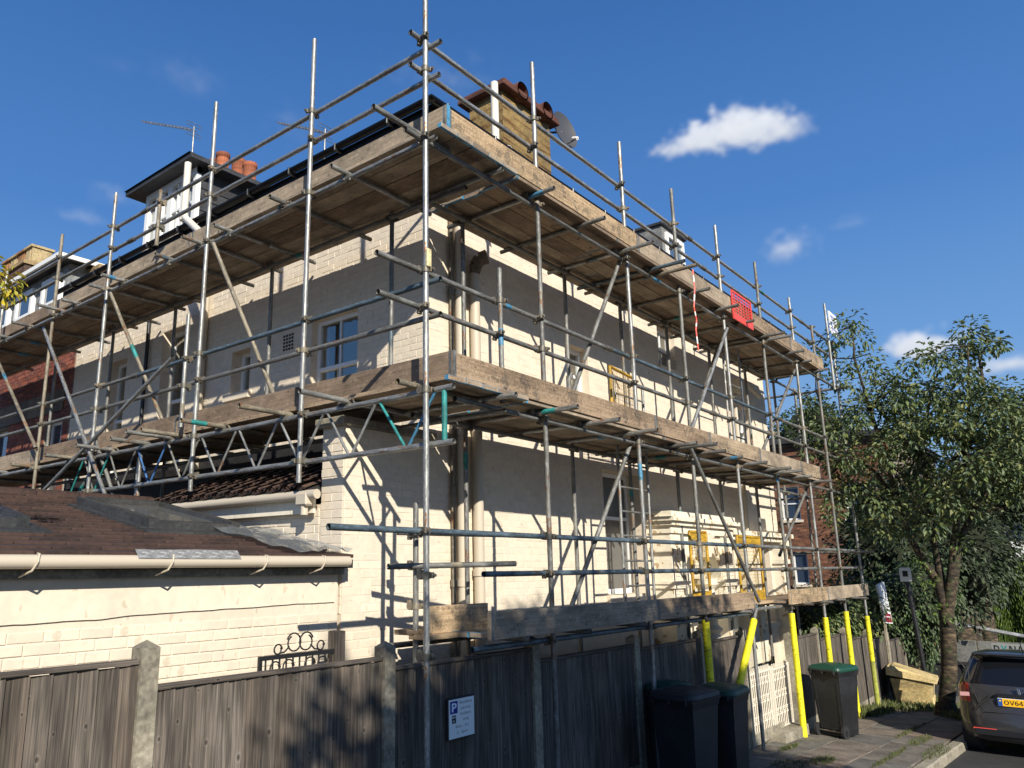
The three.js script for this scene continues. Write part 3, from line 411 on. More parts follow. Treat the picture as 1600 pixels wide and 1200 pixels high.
  // second bay: pilasters and cornice beside the door
  for (const u of [9.55, 9.95, 11.45]) { const mb = new MB(); slabIn(mb, FS, u, u + .28, yb - .2, 1.95, 0, .2); slabIn(mb, FS, u - .05, u + .33, 1.95, 2.02, 0, .25); slabIn(mb, FS, u - .04, u + .32, 1.62, 1.7, 0, .24); slabIn(mb, FS, u - .02, u + .3, 1.7, 1.95, 0, .21); part('pilaster', mb, M.peel, house); }
  const co2 = new MB(); slabIn(co2, FS, 8.7, 11.9, 2.02, 2.1, 0, .24); slabIn(co2, FS, 8.66, 11.94, 2.1, 2.18, 0, .3); part('cornice', co2, M.peel, house);
  const inn = new MB(); slabIn(inn, FS, 8.76, 9.5, -.7, 1.99, -.2, -.18); part('side_door', inn, M.glassDull, house);
  // entrance pedestal and steps
  const pe2 = new MB(); const pp = at(1110, 1005, 'z', -.7); pe2.lathe([[.22, -.6], [.22, -.2], [.19, -.16], [.15, .1], [.15, .14], [.19, .2], [.13, .26], [.12, .75], [.17, .82], [.17, .9], [.001, .9]], pp.x, pp.y, pp.z, 20); part('pedestal', pe2, M.trim, house);
  const stp = new MB(); for (let i = 0; i < 3; i++) stp.cbox(cx, gy(7) + .08 + i * .16, WZ + .75 - i * .14, 1.7, .16, .5, .01); part('door_step', stp, M.concrete, house);
}

// ---------------------------------------------------------------- single-storey extension
{
  const ex = thing('extension', 'low cream painted brick extension with brown tiled roof and two skylights', 'extension', [-3, gy(-3), -2]);
  const mb = new MB(); slabIn(mb, FS, -8, .2, -.5, 1.6, -.3, -.004); const w = part('wall', mb, M.mortar, ex);
  layBricks(w, FS, brickList(FS, -8, .195, -.28, 1.255, [], .225, .075, 21), .003, [M.paint, M.paint3, M.paint2], null, 300, (b, q) => q[1] < 1075);
  // smooth render band above a ragged crack
  const pts = []; for (let x = -8; x <= .19; x += .05) pts.push([x, 1.272 + .035 * (x + 2.4) / 2.4 + (fbm(x * .13 + 2, .3, 20, 3, 4, 77) - .5) * .03]); pts.push([.19, 1.58], [-8, 1.58]); const rb = new MB(); rb.prism(pts, -.01, .012, (u, v, q) => FS.P(u, v, q)); part('render_band', rb, M.paint3, ex);
  const fb = new MB(); slabIn(fb, FS, -8, .2, 1.535, 1.64, .05, .075); part('fascia', fb, M.concrete, ex);
  const E0 = V(0, 1.69, -1.02), E1 = V(0, 2.34, -4.4), sl = (E1.y - E0.y) / (E1.z - E0.z), A = Math.atan2(E1.y - E0.y, -(E1.z - E0.z));
  const rb2 = new MB(); rb2.hex([V(-8, E0.y - .1, E0.z), V(.2, E0.y - .1, E0.z), V(.2, E1.y - .1, E1.z), V(-8, E1.y - .1, E1.z), V(-8, E0.y - .03, E0.z), V(.2, E0.y - .03, E0.z), V(.2, E1.y - .03, E1.z), V(-8, E1.y - .03, E1.z)]); const roof = part('roof', rb2, M.dark, ex);
  const back = new MB(); back.bb(-8, .2, .0, E1.y - .12, E1.z - .1, E1.z - .0); part('back_wall', back, M.paint2, ex);
  const rows = 20, len = Math.hypot(E1.y - E0.y, E1.z - E0.z) / rows, tw = .33, cand = []; const tg = [0, 1, 2].map(() => { const m2 = new MB(); m2.cbox(0, 0, 0, tw - .006, .03, len * 1.12, .004); return m2.geo(); });
  const qr = new THREE.Quaternion().setFromAxisAngle(V(1, 0, 0), A - .1);
  for (let i = 0; i < rows; i++) for (let j = 0; j < 25; j++) { const x = .2 - tw / 2 - j * tw + (i % 2 ? -tw / 2 : 0); if (x < -7.9) continue; const t = (i + .5) / rows, p = V(x, lerp(E0.y, E1.y, t) - .008 + rr(-.002, .002), lerp(E0.z, E1.z, t)); const q = project(p); cand.push([q[2] > 0 && q[0] > -30 && q[0] < 620 ? q[2] : 999, p, i, j]); }
  cand.sort((a, b) => a[0] - b[0]); const rest = new MB(); const mr = new THREE.Matrix4().makeRotationFromQuaternion(qr);
  cand.forEach(([, p, i, j], k) => { if (k < 300) { const m = pieceMesh('roof_tile', tg[k % 3], M.tile[(hash2(i, j, 6) * 3) | 0], roof, p, qr); m.rotateZ(rr(-.006, .006)); } else rest.box(p.x, p.y, p.z, tw - .006, .03, len * 1.12, mr); }); part('tile_field', rest, M.tile[1], roof, 'stuff');
  const rdg = new MB(); for (let i = 0; i < 18; i++) rdg.tube(V(.2 - i * .45, E1.y - .03, E1.z), V(.2 - i * .45 - .44, E1.y - .03, E1.z), .09, 12); part('ridge', rdg, M.tile[0], ex);
  // half-round gutter with strap brackets
  const gt = new MB(); gt.tube(V(-8, 1.625, -1.0), V(.13, 1.645, -1.0), .043, 16); part('gutter', gt, M.pipeCream, ex);
  for (const px of [58, 268, 415, 505]) { const p = at(px, 876, 'z', -.99), g = new MB(); g.path([V(p.x + .01, 1.69, -1.03), V(p.x, 1.683, -.965), V(p.x - .01, 1.635, -.95), V(p.x - .03, 1.585, -.975), V(p.x - .05, 1.55, -1.1)], .007, 6); part('gutter_bracket', g, M.pipeCream, ex); }
  const ft = new MB(); { const a = at(209, 860, 'z', -1.03), b = at(369, 858, 'z', -1.03); const n = 6; for (let i = 0; i < n; i++) { const xa = lerp(a.x, b.x, i / n), xb = lerp(a.x, b.x, (i + 1) / n), h = k => 1.712 + .006 * hash2(k, 2, 5), o = k => -.985 + .0015 * hash2(k, 9, 5); ft.quad(V(xa, 1.66, -.955), V(xb, 1.66, -.955), V(xb, h(i + 1) + .008, o(i + 1) - .03), V(xa, h(i) + .008, o(i) - .03)); } } part('foil_flashing', ft, M.silver, ex);
  // roof windows
  const sky = (pxs) => { const P = pxs.map(([x, y]) => { const d = rayDir(x, y), y0 = E0.y + .03 - sl * E0.z, t = (y0 + sl * CP[2] - CP[1]) / (d.y - sl * d.z); return V(CP[0] + t * d.x, CP[1] + t * d.y, CP[2] + t * d.z); }); const xs = P.map(p => p.x), zs = P.map(p => p.z), x0 = Math.min(...xs), x1 = Math.max(...xs), z0 = Math.min(...zs), z1 = Math.max(...zs); return [x0, x1, z0, z1]; };
  for (const [x0, x1, z0, z1] of [[-1.1, -.2, -3.5, -2.12], [-3.2, -2.12, -3.1, -1.95]]) {
    const yy = z => E0.y + sl * (z - E0.z), fr = new MB(), ring = (a, b, c, d, h0, h1) => fr.hex([V(a, yy(d) + h0, d), V(b, yy(d) + h0, d), V(b, yy(c) + h0, c), V(a, yy(c) + h0, c), V(a, yy(d) + h1, d), V(b, yy(d) + h1, d), V(b, yy(c) + h1, c), V(a, yy(c) + h1, c)]);
    ring(x0, x0 + .09, z0, z1, -.02, .10); ring(x1 - .09, x1, z0, z1, -.02, .10); ring(x0 + .09, x1 - .09, z0, z0 + .09, -.02, .11); ring(x0 + .09, x1 - .09, z1 - .1, z1, -.02, .08); ring(x0 - .1, x1 + .1, z1 + .002, z1 + .16, -.02, .022); ring(x0 - .08, x0 - .002, z0, z1, -.02, .03); ring(x1 + .002, x1 + .08, z0, z1, -.02, .03); const s = part('skylight', fr, M.frameGrey, ex);
    const g = new MB(); g.quad(V(x0 + .09, yy(z1 - .1) + .06, z1 - .1), V(x1 - .09, yy(z1 - .1) + .06, z1 - .1), V(x1 - .09, yy(z0 + .09) + .06, z0 + .09), V(x0 + .09, yy(z0 + .09) + .06, z0 + .09)); part('pane', g, std([.10, .10, .095], { roughness: .18 }), s);
  }
  // crumpled clear plastic sheet at the roof edge
  const ps = new MB(), nx = 10, nz = 9, hp = (i, j) => V(lerp(-.5, .16, i / nx) + .03 * hash2(i, j, 21), lerp(E0.y, E0.y - sl * 1.3, j / nz) + .022 + .045 * hash2(i, j, 22), lerp(-1.0, -2.3, j / nz) + .03 * hash2(i, j, 23)); for (let i = 0; i < nx; i++) for (let j = 0; j < nz; j++) ps.quad(hp(i, j), hp(i + 1, j), hp(i + 1, j + 1), hp(i, j + 1));
  solo('plastic_sheet', ps, new THREE.MeshPhysicalMaterial({ color: lin(.5, .54, .58), roughness: .15, transmission: .8, thickness: 0, side: THREE.DoubleSide }), 'crumpled clear plastic sheet lying on the tiled extension roof', 'plastic sheet');
}

// ---------------------------------------------------------------- red brick terrace beyond the painted house
{
  const nb = thing('brick_terrace', 'red brick terraced house with white framed attic windows behind the scaffold', 'house', [4, gy(0), -14]);
  const holes = [[-13.3, -12.3, 2.7, 4.3], [-10.6, -9.9, 2.6, 4.2]], mb = new MB(); wallSlab(mb, FL, -22, -9.62, -.3, 6.2, holes, .3); const w = part('wall', mb, M.mortarGrey, nb);
  layBricks(w, FL, brickList(FL, -15.5, -9.63, 1.8, 6.15, holes, .225, .075, 33), .006, [], M.redBrick, 0);
  for (const h of holes) windowIn(nb, FL, ...h, { cols: 1, deep: .12, glass: M.glassFar });
  const bd = new MB(); slabIn(bd, FL, -13.6, -9.9, 4.35, 4.75, .01, .03); part('render_patch', bd, M.mortarDark, nb);
  const rf = new MB(); rf.hex([V(1.1, 6.2, -9.62), V(6, 6.2, -9.62), V(6, 6.2, -22), V(1.1, 6.2, -22), V(1.1, 6.26, -9.62), V(5, 7.9, -9.62), V(5, 7.9, -22), V(1.1, 6.26, -22)]); part('roof', rf, std([.2, .15, .085], { map: T.stone }), nb);
  const FD = frame(V(1.15, 0, 0), V(0, 0, 1), V(-1, 0, 0)), z1 = at(104, 430, 'x', 1.15).z, z0 = z1 - 3.6, dyb = 6.1, dyt = at(104, 412, 'x', 1.15).y; const dm = new MB(); dm.bb(1.18, 3.6, dyb, dyt, z0, z1); const dor = part('dormer', dm, std([.33, .36, .40], { map: T.stone }), nb);
  const dg = []; const edges = [z1 - .14, z1 - .95, z1 - 1.35, z1 - 2.15, z1 - 2.5, z1 - 3.3]; for (let k = 0; k < 6; k += 2) { const df = new MB(), b = edges[k], a = edges[k + 1]; slabIn(df, FD, a, a + .1, dyb, dyt - .16, -.03, .05); slabIn(df, FD, b - .1, b, dyb, dyt - .16, -.03, .05); slabIn(df, FD, a + .1, b - .1, dyt - .26, dyt - .16, -.03, .05); slabIn(df, FD, a + .1, b - .1, dyb, dyb + .3, -.03, .05); dg.push([a + .1, b - .1]); part('window_frame', df, M.white, dor); }
  for (const [a, b] of dg) { const g = new MB(); slabIn(g, FD, a, b, dyb + .3, dyt - .26, -.02, .012); part('pane', g, M.glassFar, dor); }
  const dr = new MB(); dr.bb(.9, 3.7, dyt, dyt + .08, z0 - .3, z1 + .25); part('dormer_roof', dr, M.slate, dor); const fc = new MB(); fc.bb(.86, .9, dyt - .02, dyt + .06, z0 - .3, z1 + .29); fc.bb(.9, 2.2, dyt - .02, dyt + .06, z1 + .25, z1 + .29); part('fascia', fc, M.white, dor);
  const lw = new MB(); lw.bb(1.5, 3.2, 6.2, 7.0, z1, z1 + .5); part('party_wall', lw, M.yBrick, nb);
  const c = at(35, 425, 'x', 3.0), ch = new MB(); ch.bb(2.7, 3.5, 6.3, c.y - .1, c.z - 1.0, c.z + .95); const chm = part('chimney', ch, std([.16, .10, .075], { map: T.stone }), nb);
  const FC = frame(V(2.7, 0, 0), V(0, 0, 1), V(-1, 0, 0)); layBricks(chm, FC, brickList(FC, c.z - .99, c.z + .94, 6.4, c.y - .12, [], .225, .075, 41), .006, [], [[.17, .09, .07], [.14, .08, .065], [.2, .12, .09]], 0);
  const led = new MB(); led.bb(2.64, 3.56, c.y - .1, c.y, c.z - 1.06, c.z + 1.0); part('ledge', led, M.yBrick, chm);
  for (let i = 0; i < 4; i++) { const p = new MB(), z = c.z + .72 - i * .5; p.bb(2.85, 3.35, c.y, c.y + .42, z - .2, z + .2); p.bb(2.8, 3.4, c.y + .42, c.y + .48, z - .24, z + .24); p.bb(2.83, 2.85, c.y + .06, c.y + .34, z - .12, z + .12); part('chimney_pot', p, i % 2 ? std([.45, .24, .11], { map: T.stone }) : std([.55, .44, .25], { map: T.stone }), chm); }
}
// distant block of flats in brown brick
{
  const X = 26, fl = thing('brick_flats', 'brown brick block of flats with white framed windows behind the street tree', 'building', [X + 4, gy(26), -4]);
  const F = frame(V(X, 0, 0), V(0, 0, 1), V(-1, 0, 0)), holes = [[-5.4, -4.75, 3.2, 4.4], [-5.2, -4.7, .9, 2.0], [-3.2, -2.2, 3.2, 4.4], [-3.2, -2.2, .5, 1.9]]; const mb = new MB(); wallSlab(mb, F, -6.3, -1.6, -2.2, 6, holes, .3); mb.bb(X + .3, X + 9, -2.2, 6, -6.3, -1.6); const w = part('wall', mb, M.mortarGrey, fl);
  layBricks(w, F, brickList(F, -6.29, -1.61, -1.2, 5.95, holes, .225, .075, 51), .006, [], M.flatBrick, 0); for (const h of holes) windowIn(fl, F, ...h, { cols: 1, deep: .1, glass: M.glassFar });
  const rf = new MB(); rf.bb(X - .3, X + 9.2, 6, 6.2, -6.6, -1.4); part('roof', rf, M.slate, fl);
  const wh = thing('white_house', 'white rendered house with tiled roof far down the street', 'house', [48, -2, 2]); const m2 = new MB(); m2.bb(44, 52, -2, 4.6, -.9, 8); part('wall', m2, M.white, wh); const FW = frame(V(44, 0, 0), V(0, 0, 1), V(-1, 0, 0)); const r2 = new MB(); r2.prism([[-1.3, 4.6], [8.4, 4.6], [3.5, 8.2]], 43.6, 52.4, (u, v, q) => V(q, v, u)); part('roof', r2, M.redTile, wh); for (const z of [-.3, 1.2, 2.6]) for (const y of [.6, 2.7]) { const f = new MB(); slabIn(f, FW, z, z + .9, y, y + 1.2, .002, .03); const ww = part('window', f, M.frameGrey, wh); const p = new MB(); slabIn(p, FW, z + .1, z + .8, y + .1, y + 1.1, .03, .035); part('pane', p, M.glassFar, ww); }
  const wc = new MB(); wc.bb(46, 47, 7.2, 9.6, .5, 1.3); part('chimney', wc, M.yBrick, wh);
}
// ---------------------------------------------------------------- the scaffold
const scaf = thing('scaffold', 'galvanised tube and board scaffold wrapping two sides of the painted house', 'scaffold', [0, gy(0), 0]);
const R = .0242, UL = 5.2, ML = 2.97, GL = .95, IZ = -.84, IX = .98;
const tubeMats = [M.galv, M.galv, M.galvDull, M.galv, M.galvDull];
function tb(name, p, q, mat) { const mb = new MB(); mb.tube(p, q, R, 14, .004); const t = part(name, mb, mat || tubeMats[(rnd() * 5) | 0], scaf); const L = p.distanceTo(q); if (rnd() < .3 && L > .6) { const d = q.clone().sub(p).normalize(), s = rr(.05, L - .5), b = new MB(); b.tube(p.clone().addScaledVector(d, s), p.clone().addScaledVector(d, s + rr(.06, .2)), R + .0008, 14); part('paint_band', b, [M.teal, M.bandBlue, M.galvTan, M.galvBlue][(rnd() * 4) | 0], t); } return t; }
// couplers: two shared shapes (right angle and swivel), turned to fit
const coupGeo = [0, 1].map(k => { const mb = new MB(); mb.tube(V(0, -.026, 0), V(0, .026, 0), .032, 12); mb.tube(V(-.026, 0, -.05), V(.026, 0, -.05), .032, 12); mb.cbox(0, 0, -.025, .05, .05, .04, .006); const s = k ? -1 : 1; mb.tube(V(s * .034, 0, -.02), V(s * .034, 0, .06), .0085, 6).cbox(s * .036, 0, .03, .03, .045, .024, .004); mb.tube(V(0, .034 * s, -.08), V(0, .034 * s, .0), .0085, 6).cbox(0, .036 * s, -.07, .045, .028, .026, .004); mb.tube(V(s * .034, 0, .05), V(s * .034, 0, .064), .014, 6); mb.tube(V(0, .034 * s, -.09), V(0, .034 * s, -.076), .014, 6); return mb.geo(); });
let nCoup = 0;
function coup(p, dir, rotY = 0, roll = 0) { if (nCoup++ > 298) return; const q = new THREE.Quaternion().setFromEuler(new THREE.Euler(0, rotY, roll, 'YXZ')); pieceMesh('coupler', coupGeo[nCoup % 2], nCoup % 5 ? M.coupler : M.galvTan, scaf, p, q); }
const LEFT = Math.PI / 2 + Math.PI; // ledger behind the standard on the garden run (towards +x)
// standards along the street
const SX = [0, 1.71, 3.64, 5.13, 6.70, 8.41, 10.15, 11.48, 12.95], ST = [7.2, 6.85, 6.76, 6.70, 6.69, 6.61, 6.44, 6.16, 6.05];
SX.forEach((x, i) => {
  const j = rr(-.01, .01); if (i === 1 || i === 2) { tb('standard', V(x, gy(x) - .02, 0), V(x + j, 5.45, 0), i === 1 ? M.galvDull : M.galv); tb('standard', V(x + j, 5.455, 0), V(x + j, ST[i], 0), M.galv); const mb = new MB(); mb.tube(V(x + j, 5.38, 0), V(x + j, 5.53, 0), .032, 12).cbox(x + j + .02, 5.45, .034, .03, .12, .02, .004); part('joint_sleeve', mb, M.galvTan, scaf); }
  else tb('standard', V(x, gy(x) - .02, 0), V(x + j, ST[i], 0), i % 2 ? M.galvDull : M.galv);
  for (const y of [UL, 5.86, 6.18, ML, 3.665, 3.985]) coup(V(x, y, 0), 0, 0);
  for (const y of [1.535, 1.865, GL]) coup(V(x, y, 0), 0, 0, Math.PI);
});
{ const mb = new MB(); mb.cbox(6.66, gy(6.66) + .012, .02, .3, .03, .3, .004); part('sole_board', mb, M.woodC, scaf); }
{ const mb = new MB(); const a = at(662, 388, 'z', .03), b = at(662, 412, 'z', .03); mb.cbox(0, (a.y + b.y) / 2, .034, .05, .16, .025, .006); part('tag_holder', mb, std([.7, .62, .35], { roughness: .5, map: T.stone }), scaf); }
// yellow foam sleeves on the feet
for (const [x, y1, m] of [[5.13, .95, 0], [8.41, .88, 0], [10.15, .73, 0], [11.48, .77, 0], [12.95, .62, 1]]) { const mb = new MB(); mb.tube(V(x, gy(x) + (m ? .9 : .01), 0), V(x, y1, 0), .045, 16, .015); part('foam_sleeve', mb, M.sleeve, scaf); if (m) { const m2 = new MB(); m2.tube(V(x, gy(x) + .01, 0), V(x, gy(x) + .9, 0), .045, 16, .015); part('foam_sleeve', m2, M.sleeveDirty, scaf); } }
{ const a = at(1180, 960, 'z', .08), b = at(1150, 1095, 'z', .08), mb = new MB(); const d = b.clone().sub(a).normalize(); mb.tube(a.clone().addScaledVector(d, .1), b, .045, 16, .015); part('foam_sleeve', mb, M.sleeve, scaf); tb('brace', a.clone().addScaledVector(d, -.1), b.clone().addScaledVector(d, .55), M.galvDull); }
// inner standards on the street side
[1.54, 3.59, 5.05, 6.55, 8.2, 9.9, 11.5, 12.9].forEach((x, i) => { tb('standard', V(x, gy(x), IZ), V(x, UL + .1, IZ), i ? M.galvDull : M.galvDull); coup(V(x, UL, IZ), 0, Math.PI); coup(V(x, ML, IZ), 0, Math.PI); });
// return round the far end of the house
for (const [x, z] of [[12.95, -2.6], [12.95, -4.4], [13.9, -2.6]]) { tb('standard', V(x, gy(13), z), V(x, 5.6, z), M.galvDull); } for (const y of [5.17, 3.84, 3.56, 2.95, 1.84]) tb('ledger', V(12.9, y, .3), V(12.9, y, -5.2), M.galvDull);
// ledgers and guard rails, street run; tubes lapped end to end
const run = (name, x0, x1, y, z, brk, mats) => { const xs = [x0, ...brk, x1]; for (let i = 0; i < xs.length - 1; i++) { tb(name, V(xs[i] + (i ? .003 : 0), y, z), V(xs[i + 1], y, z), mats ? mats[i % mats.length] : null); if (i) { const mb = new MB(); mb.tube(V(xs[i] - .075, y, z), V(xs[i] + .075, y, z), .031, 12); part('joint_sleeve', mb, M.coupler, scaf); } } };
run('ledger', -.2, 13.3, UL, -.05, [5.9, 10.8]); run('ledger', .85, 13.2, UL, IZ + .05, [6.3]); run('guard_rail', -.14, 13.2, 6.18, -.05, [5.75, 11], [M.galv]); run('guard_rail', -.14, 13.2, 5.86, -.05, [6.2, 11.2], [M.galv]);
run('ledger', .42, 13.3, ML, -.05, [4.6, 9.4]); run('ledger', .7, 13.2, ML, IZ + .05, [5.2], [M.galvDull]); run('guard_rail', -.52, 13.4, 3.985, -.05, [3.15, 9], [M.galvDull, M.galvBlue, M.galv]); run('guard_rail', -.5, 13.4, 3.665, -.05, [6.1], [M.galvDull]);
run('guard_rail', -.94, 13.4, 1.865, -.05, [7.2], [M.galvBlue, M.galv]); run('guard_rail', .77, 13.3, 1.535, -.05, [6.9], [M.galvBlue, M.galv]); run('ledger', .6, 6.95, GL, -.05, [], [M.galvBlue]); run('ledger', 6.3, 13.3, GL + .03, -.1, [10.3]); run('ledger', .3, 12.9, GL, IZ + .05, [6.5], [M.galvDull]);
tb('guard_rail', V(.12, 1.87, -.42), V(1.3, 1.87, -.1), M.galvDull); tb('guard_rail', V(.1, 1.6, -.5), V(1.3, 1.62, -.1), M.galvDull);
tb('standard', V(.43, gy(0), -.5), V(.43, 2.13, -.5), M.galvDull); coup(V(.43, 1.6, -.5), 0, 0); coup(V(.43, 1.87, -.5), 0, 0); coup(V(.43, 1.28, -.5), 0, 0);
// garden run: standards carried by the lattice beam
[[-1.54, 2.34, 6.93], [-3.32, 2.38, 6.97], [-5.65, 2.15, 6.59], [-7.29, 1.9, 6.47], [-9.3, 1.4, 6.4], [-11.2, 1.2, 6.3]].forEach(([z, a, b], i) => { tb('standard', V(0, a, z), V(rr(-.01, .01), b, z), i === 3 ? M.galvTan : M.galv); for (const y of [UL, 5.78, 6.10, ML, 3.585, 3.885, 2.54]) coup(V(0, y, z), 0, -Math.PI / 2); });
[[-1.35, 3.0], [-3.4, 3.0], [-5.6, 1.9], [-7.4, 1.5], [-9.4, 1.2]].forEach(([z, a]) => { tb('standard', V(IX, a, z), V(IX, UL + .1, z), M.galvDull); coup(V(IX, UL, z), 0, Math.PI / 2); });
const runZ = (name, z0, z1, y, x, brk, mats) => { const zs = [z0, ...brk, z1]; for (let i = 0; i < zs.length - 1; i++) { tb(name, V(x, y, zs[i] - (i ? .003 : 0)), V(x, y, zs[i + 1]), mats ? mats[i % mats.length] : null); if (i) { const mb = new MB(); mb.tube(V(x, y, zs[i] - .075), V(x, y, zs[i] + .075), .031, 12); part('joint_sleeve', mb, M.coupler, scaf); } } };
runZ('ledger', .08, -13.5, UL - .01, .05, [-4.5, -9.2]); runZ('ledger', -.3, -13, UL - .01, IX - .05, [-5.1], [M.galvDull]); runZ('guard_rail', .14, -13, 6.10, .05, [-4.9, -10], [M.galv]); runZ('guard_rail', .12, -13, 5.78, .05, [-5.2], [M.galv, M.galvDull]);
runZ('guard_rail', .12, -13, 3.885, .05, [-4.8, -9.3], [M.galvBlue, M.galvDull]); runZ('guard_rail', .12, -13, 3.585, .05, [-5.5], [M.galvDull]); runZ('ledger', .1, -13, ML - .05, IX - .05, [-6], [M.galvDull]); runZ('ledger', -6.4, -13, ML, .05, [], [M.galv]);
// puncheons
tb('puncheon', V(1.03, 3.02, .0), V(1.03, 4.3, .0), M.galvDull); coup(V(1.03, 3.985, .0), 0, 0); coup(V(1.03, 3.665, .0), 0, 0);
tb('puncheon', V(-.06, 5.42, -4.34), V(-.06, 6.16, -4.34), M.galvTan); coup(V(-.06, 6.0, -4.34), 0, -Math.PI / 2); coup(V(-.06, 5.68, -4.34), 0, -Math.PI / 2);
{ const a = at(295, 492, 'x', -.06), b = at(281, 668, 'x', -.06); tb('puncheon', V(-.06, b.y, a.z), V(-.06, a.y, a.z), M.galv); coup(V(-.06, 3.84, a.z), 0, -Math.PI / 2); coup(V(-.06, 3.54, a.z), 0, -Math.PI / 2); }
{ const a = at(100, 366, 'x', 0); }
// lattice beam along the garden run
{
  const mb = new MB(); mb.tube(V(0.06, ML, .24), V(.06, ML, -6.3), R, 14, .004); mb.tube(V(.06, 2.535, .24), V(.06, 2.535, -6.3), R, 14, .004); const beam = part('lattice_beam', mb, M.galv, scaf);
  const post = new MB(); post.tube(V(.06, 2.555, .14), V(.06, ML - .02, .14), .022, 12); part('end_post', post, M.teal, beam); let z = .05, up = false, k = 0;
  while (z > -6.1) { const z2 = z - (up ? .3 : .29), l = new MB(); l.tube(V(.06, up ? ML - .01 : 2.545, z2), V(.06, up ? 2.545 : ML - .01, z), .0125, 8); const mm = k < 2 ? M.bandBlue : k < 10 ? M.galv : k === 13 || k === 12 ? M.blue : k === 16 || k === 18 ? M.teal : M.galvDull; part('lacing', l, k === 1 ? M.teal : mm, beam); z = z2 - .04; up = !up; k++; }
}
// transoms under the boards; the ones in the photograph stick out past the ledger
const trans = (x, y, out, m) => tb('transom', V(x + rr(-.02, .02), y + .048, out), V(x + rr(-.02, .02), y + .048, -1.02 - rr(0, .1)), m);
for (const [x, o] of [[.95, .12], [1.62, .28], [2.55, .32], [3.5, .42], [4.28, .46], [4.5, .52], [5.45, .3], [6.4, .34], [7.3, .25], [8.25, .4], [8.5, .42], [9.6, .3], [10.4, .2], [11.3, .25]]) { trans(x, UL, o, x > 4 && x < 4.6 ? (x < 4.4 ? M.galvBlue : M.galvTan) : null); if (rnd() < .7) coup(V(x, UL + .048, -.05), 0, Math.PI / 2, Math.PI / 2); }
for (const [x, o] of [[.8, .3], [1.62, .42], [2.45, .4], [3.32, .4], [4.5, .34], [4.7, .5], [5.35, .35], [6.1, .3], [6.9, .36], [7.8, .4], [8.3, .42], [9.2, .3], [10.2, .35]]) { trans(x, ML, o); if (rnd() < .6) coup(V(x, ML + .048, -.05), 0, Math.PI / 2, Math.PI / 2); }
for (const [x, o] of [[1.2, .12], [2.2, .1], [3.3, .16], [4.3, .1], [5.3, .14], [6.2, .2], [8.9, .2], [9.8, .25], [10.8, .2], [11.8, .3]]) trans(x, GL, o, M.galvDull);
const transL = (z, y, out, m) => tb('transom', V(out, y + .048, z + rr(-.02, .02)), V(1.2 + rr(0, .12), y + .048, z + rr(-.02, .02)), m);
tb('transom', V(-.56, UL + .05, -.07), V(.4, UL + .05, -.07), M.galvDull);
for (const [z, o] of [[-1.02, -.06], [-1.95, -.06], [-2.95, -.05], [-3.5, -.12], [-4.2, -.05], [-5.28, -.16], [-5.75, -.1], [-6.6, -.08], [-7.1, -.2], [-8.2, -.12], [-9.1, -.1], [-10, -.2], [-11, -.1]]) { transL(z, UL - .01, o - .1); coup(V(.05, UL - .0, z), 0, 0, Math.PI / 2); }
for (const [z, o, m] of [[-.97, -.5, M.galv], [-1.82, -.48, M.galvTan], [-2.86, -.45, M.galvTan], [-3.68, -.42, M.galvTan], [-3.86, -.48, M.galv], [-4.45, -.36, M.galvDull], [-5.2, -.4, M.galv], [-6.3, -.3, M.galvDull], [-7.6, -.22, M.galvTan], [-8.6, -.3, M.galv], [-9.7, -.3, M.galv]]) { transL(z, ML, o, m); coup(V(.06, ML + .03, z), 0, 0, Math.PI / 2); }
tb('transom', V(-.2, ML + .05, -.12), V(.9, ML + .05, -.12), M.galvTan);
// boards: street run lie along x, garden run along z, each with hoop-iron ends
const boardMats = [M.woodC, M.woodD, M.woodB, M.woodD, M.woodC];
function board(mb, band, a, b, y, off, alongX) { const L = b - a, c = (a + b) / 2; if (alongX) { mb.cbox(c, y + .019, off, L, .038, .219, .003); band(e => e.box(a + .02, y + .019, off, .036, .0395, .2205)); band(e => e.box(b - .02, y + .019, off, .036, .0395, .2205)); } else { mb.cbox(off, y + .019, c, .219, .038, L, .003); band(e => e.box(off, y + .019, a + .02, .2205, .0395, .036)); band(e => e.box(off, y + .019, b - .02, .2205, .0395, .036)); } }
function deckX(x0, x1, y, z0, n) { for (let i = 0; i < n; i++) { let x = x0 + (i % 2 ? 0 : rr(0, .05)); const off = z0 - i * .226; let L = rr(1.9, 3.6); while (x < x1 - .3) { const e = Math.min(x1 + rr(-.05, .05), x + L), mb = new MB(), bl = []; board(mb, f => bl.push(f), x, e, y + rr(0, .004), off, true); const p = part('scaffold_board', mb, boardMats[(rnd() * 5) | 0], scaf); bl.forEach((f, k) => { const q = new MB(); f(q); part('end_band', q, (k ? e > x1 - .1 : x < x0 + .1) ? M.bandBlue : M.galvDull, p); }); x = e + .01; L = rr(3.0, 3.95); } } }
function deckZ(z1, z0, y, x0, n) { for (let i = 0; i < n; i++) { let z = z1; const off = x0 + i * .226; let L = rr(2.0, 3.6); while (z > z0 + .3) { const e = Math.max(z0, z - L), mb = new MB(), bl = []; board(mb, f => bl.push(f), e, z, y + rr(0, .004), off, false); const p = part('scaffold_board', mb, boardMats[(rnd() * 5) | 0], scaf); bl.forEach((f, k) => { const q = new MB(); f(q); part('end_band', q, k && z === z1 ? M.bandBlue : M.galvDull, p); }); z = e - .01; L = rr(3.0, 3.95); } } }
deckZ(.13, -13, UL + .075, .17, 5); deckX(1.22, 11.65, UL + .075, -.02, 5);
deckZ(.16, -13, ML + .075, .2, 5); deckX(1.26, 10.5, ML + .075, -.02, 5);
deckX(.75, 6.9, GL + .075, -.1, 4); deckX(8.2, 13, GL + .075, -.1, 4);
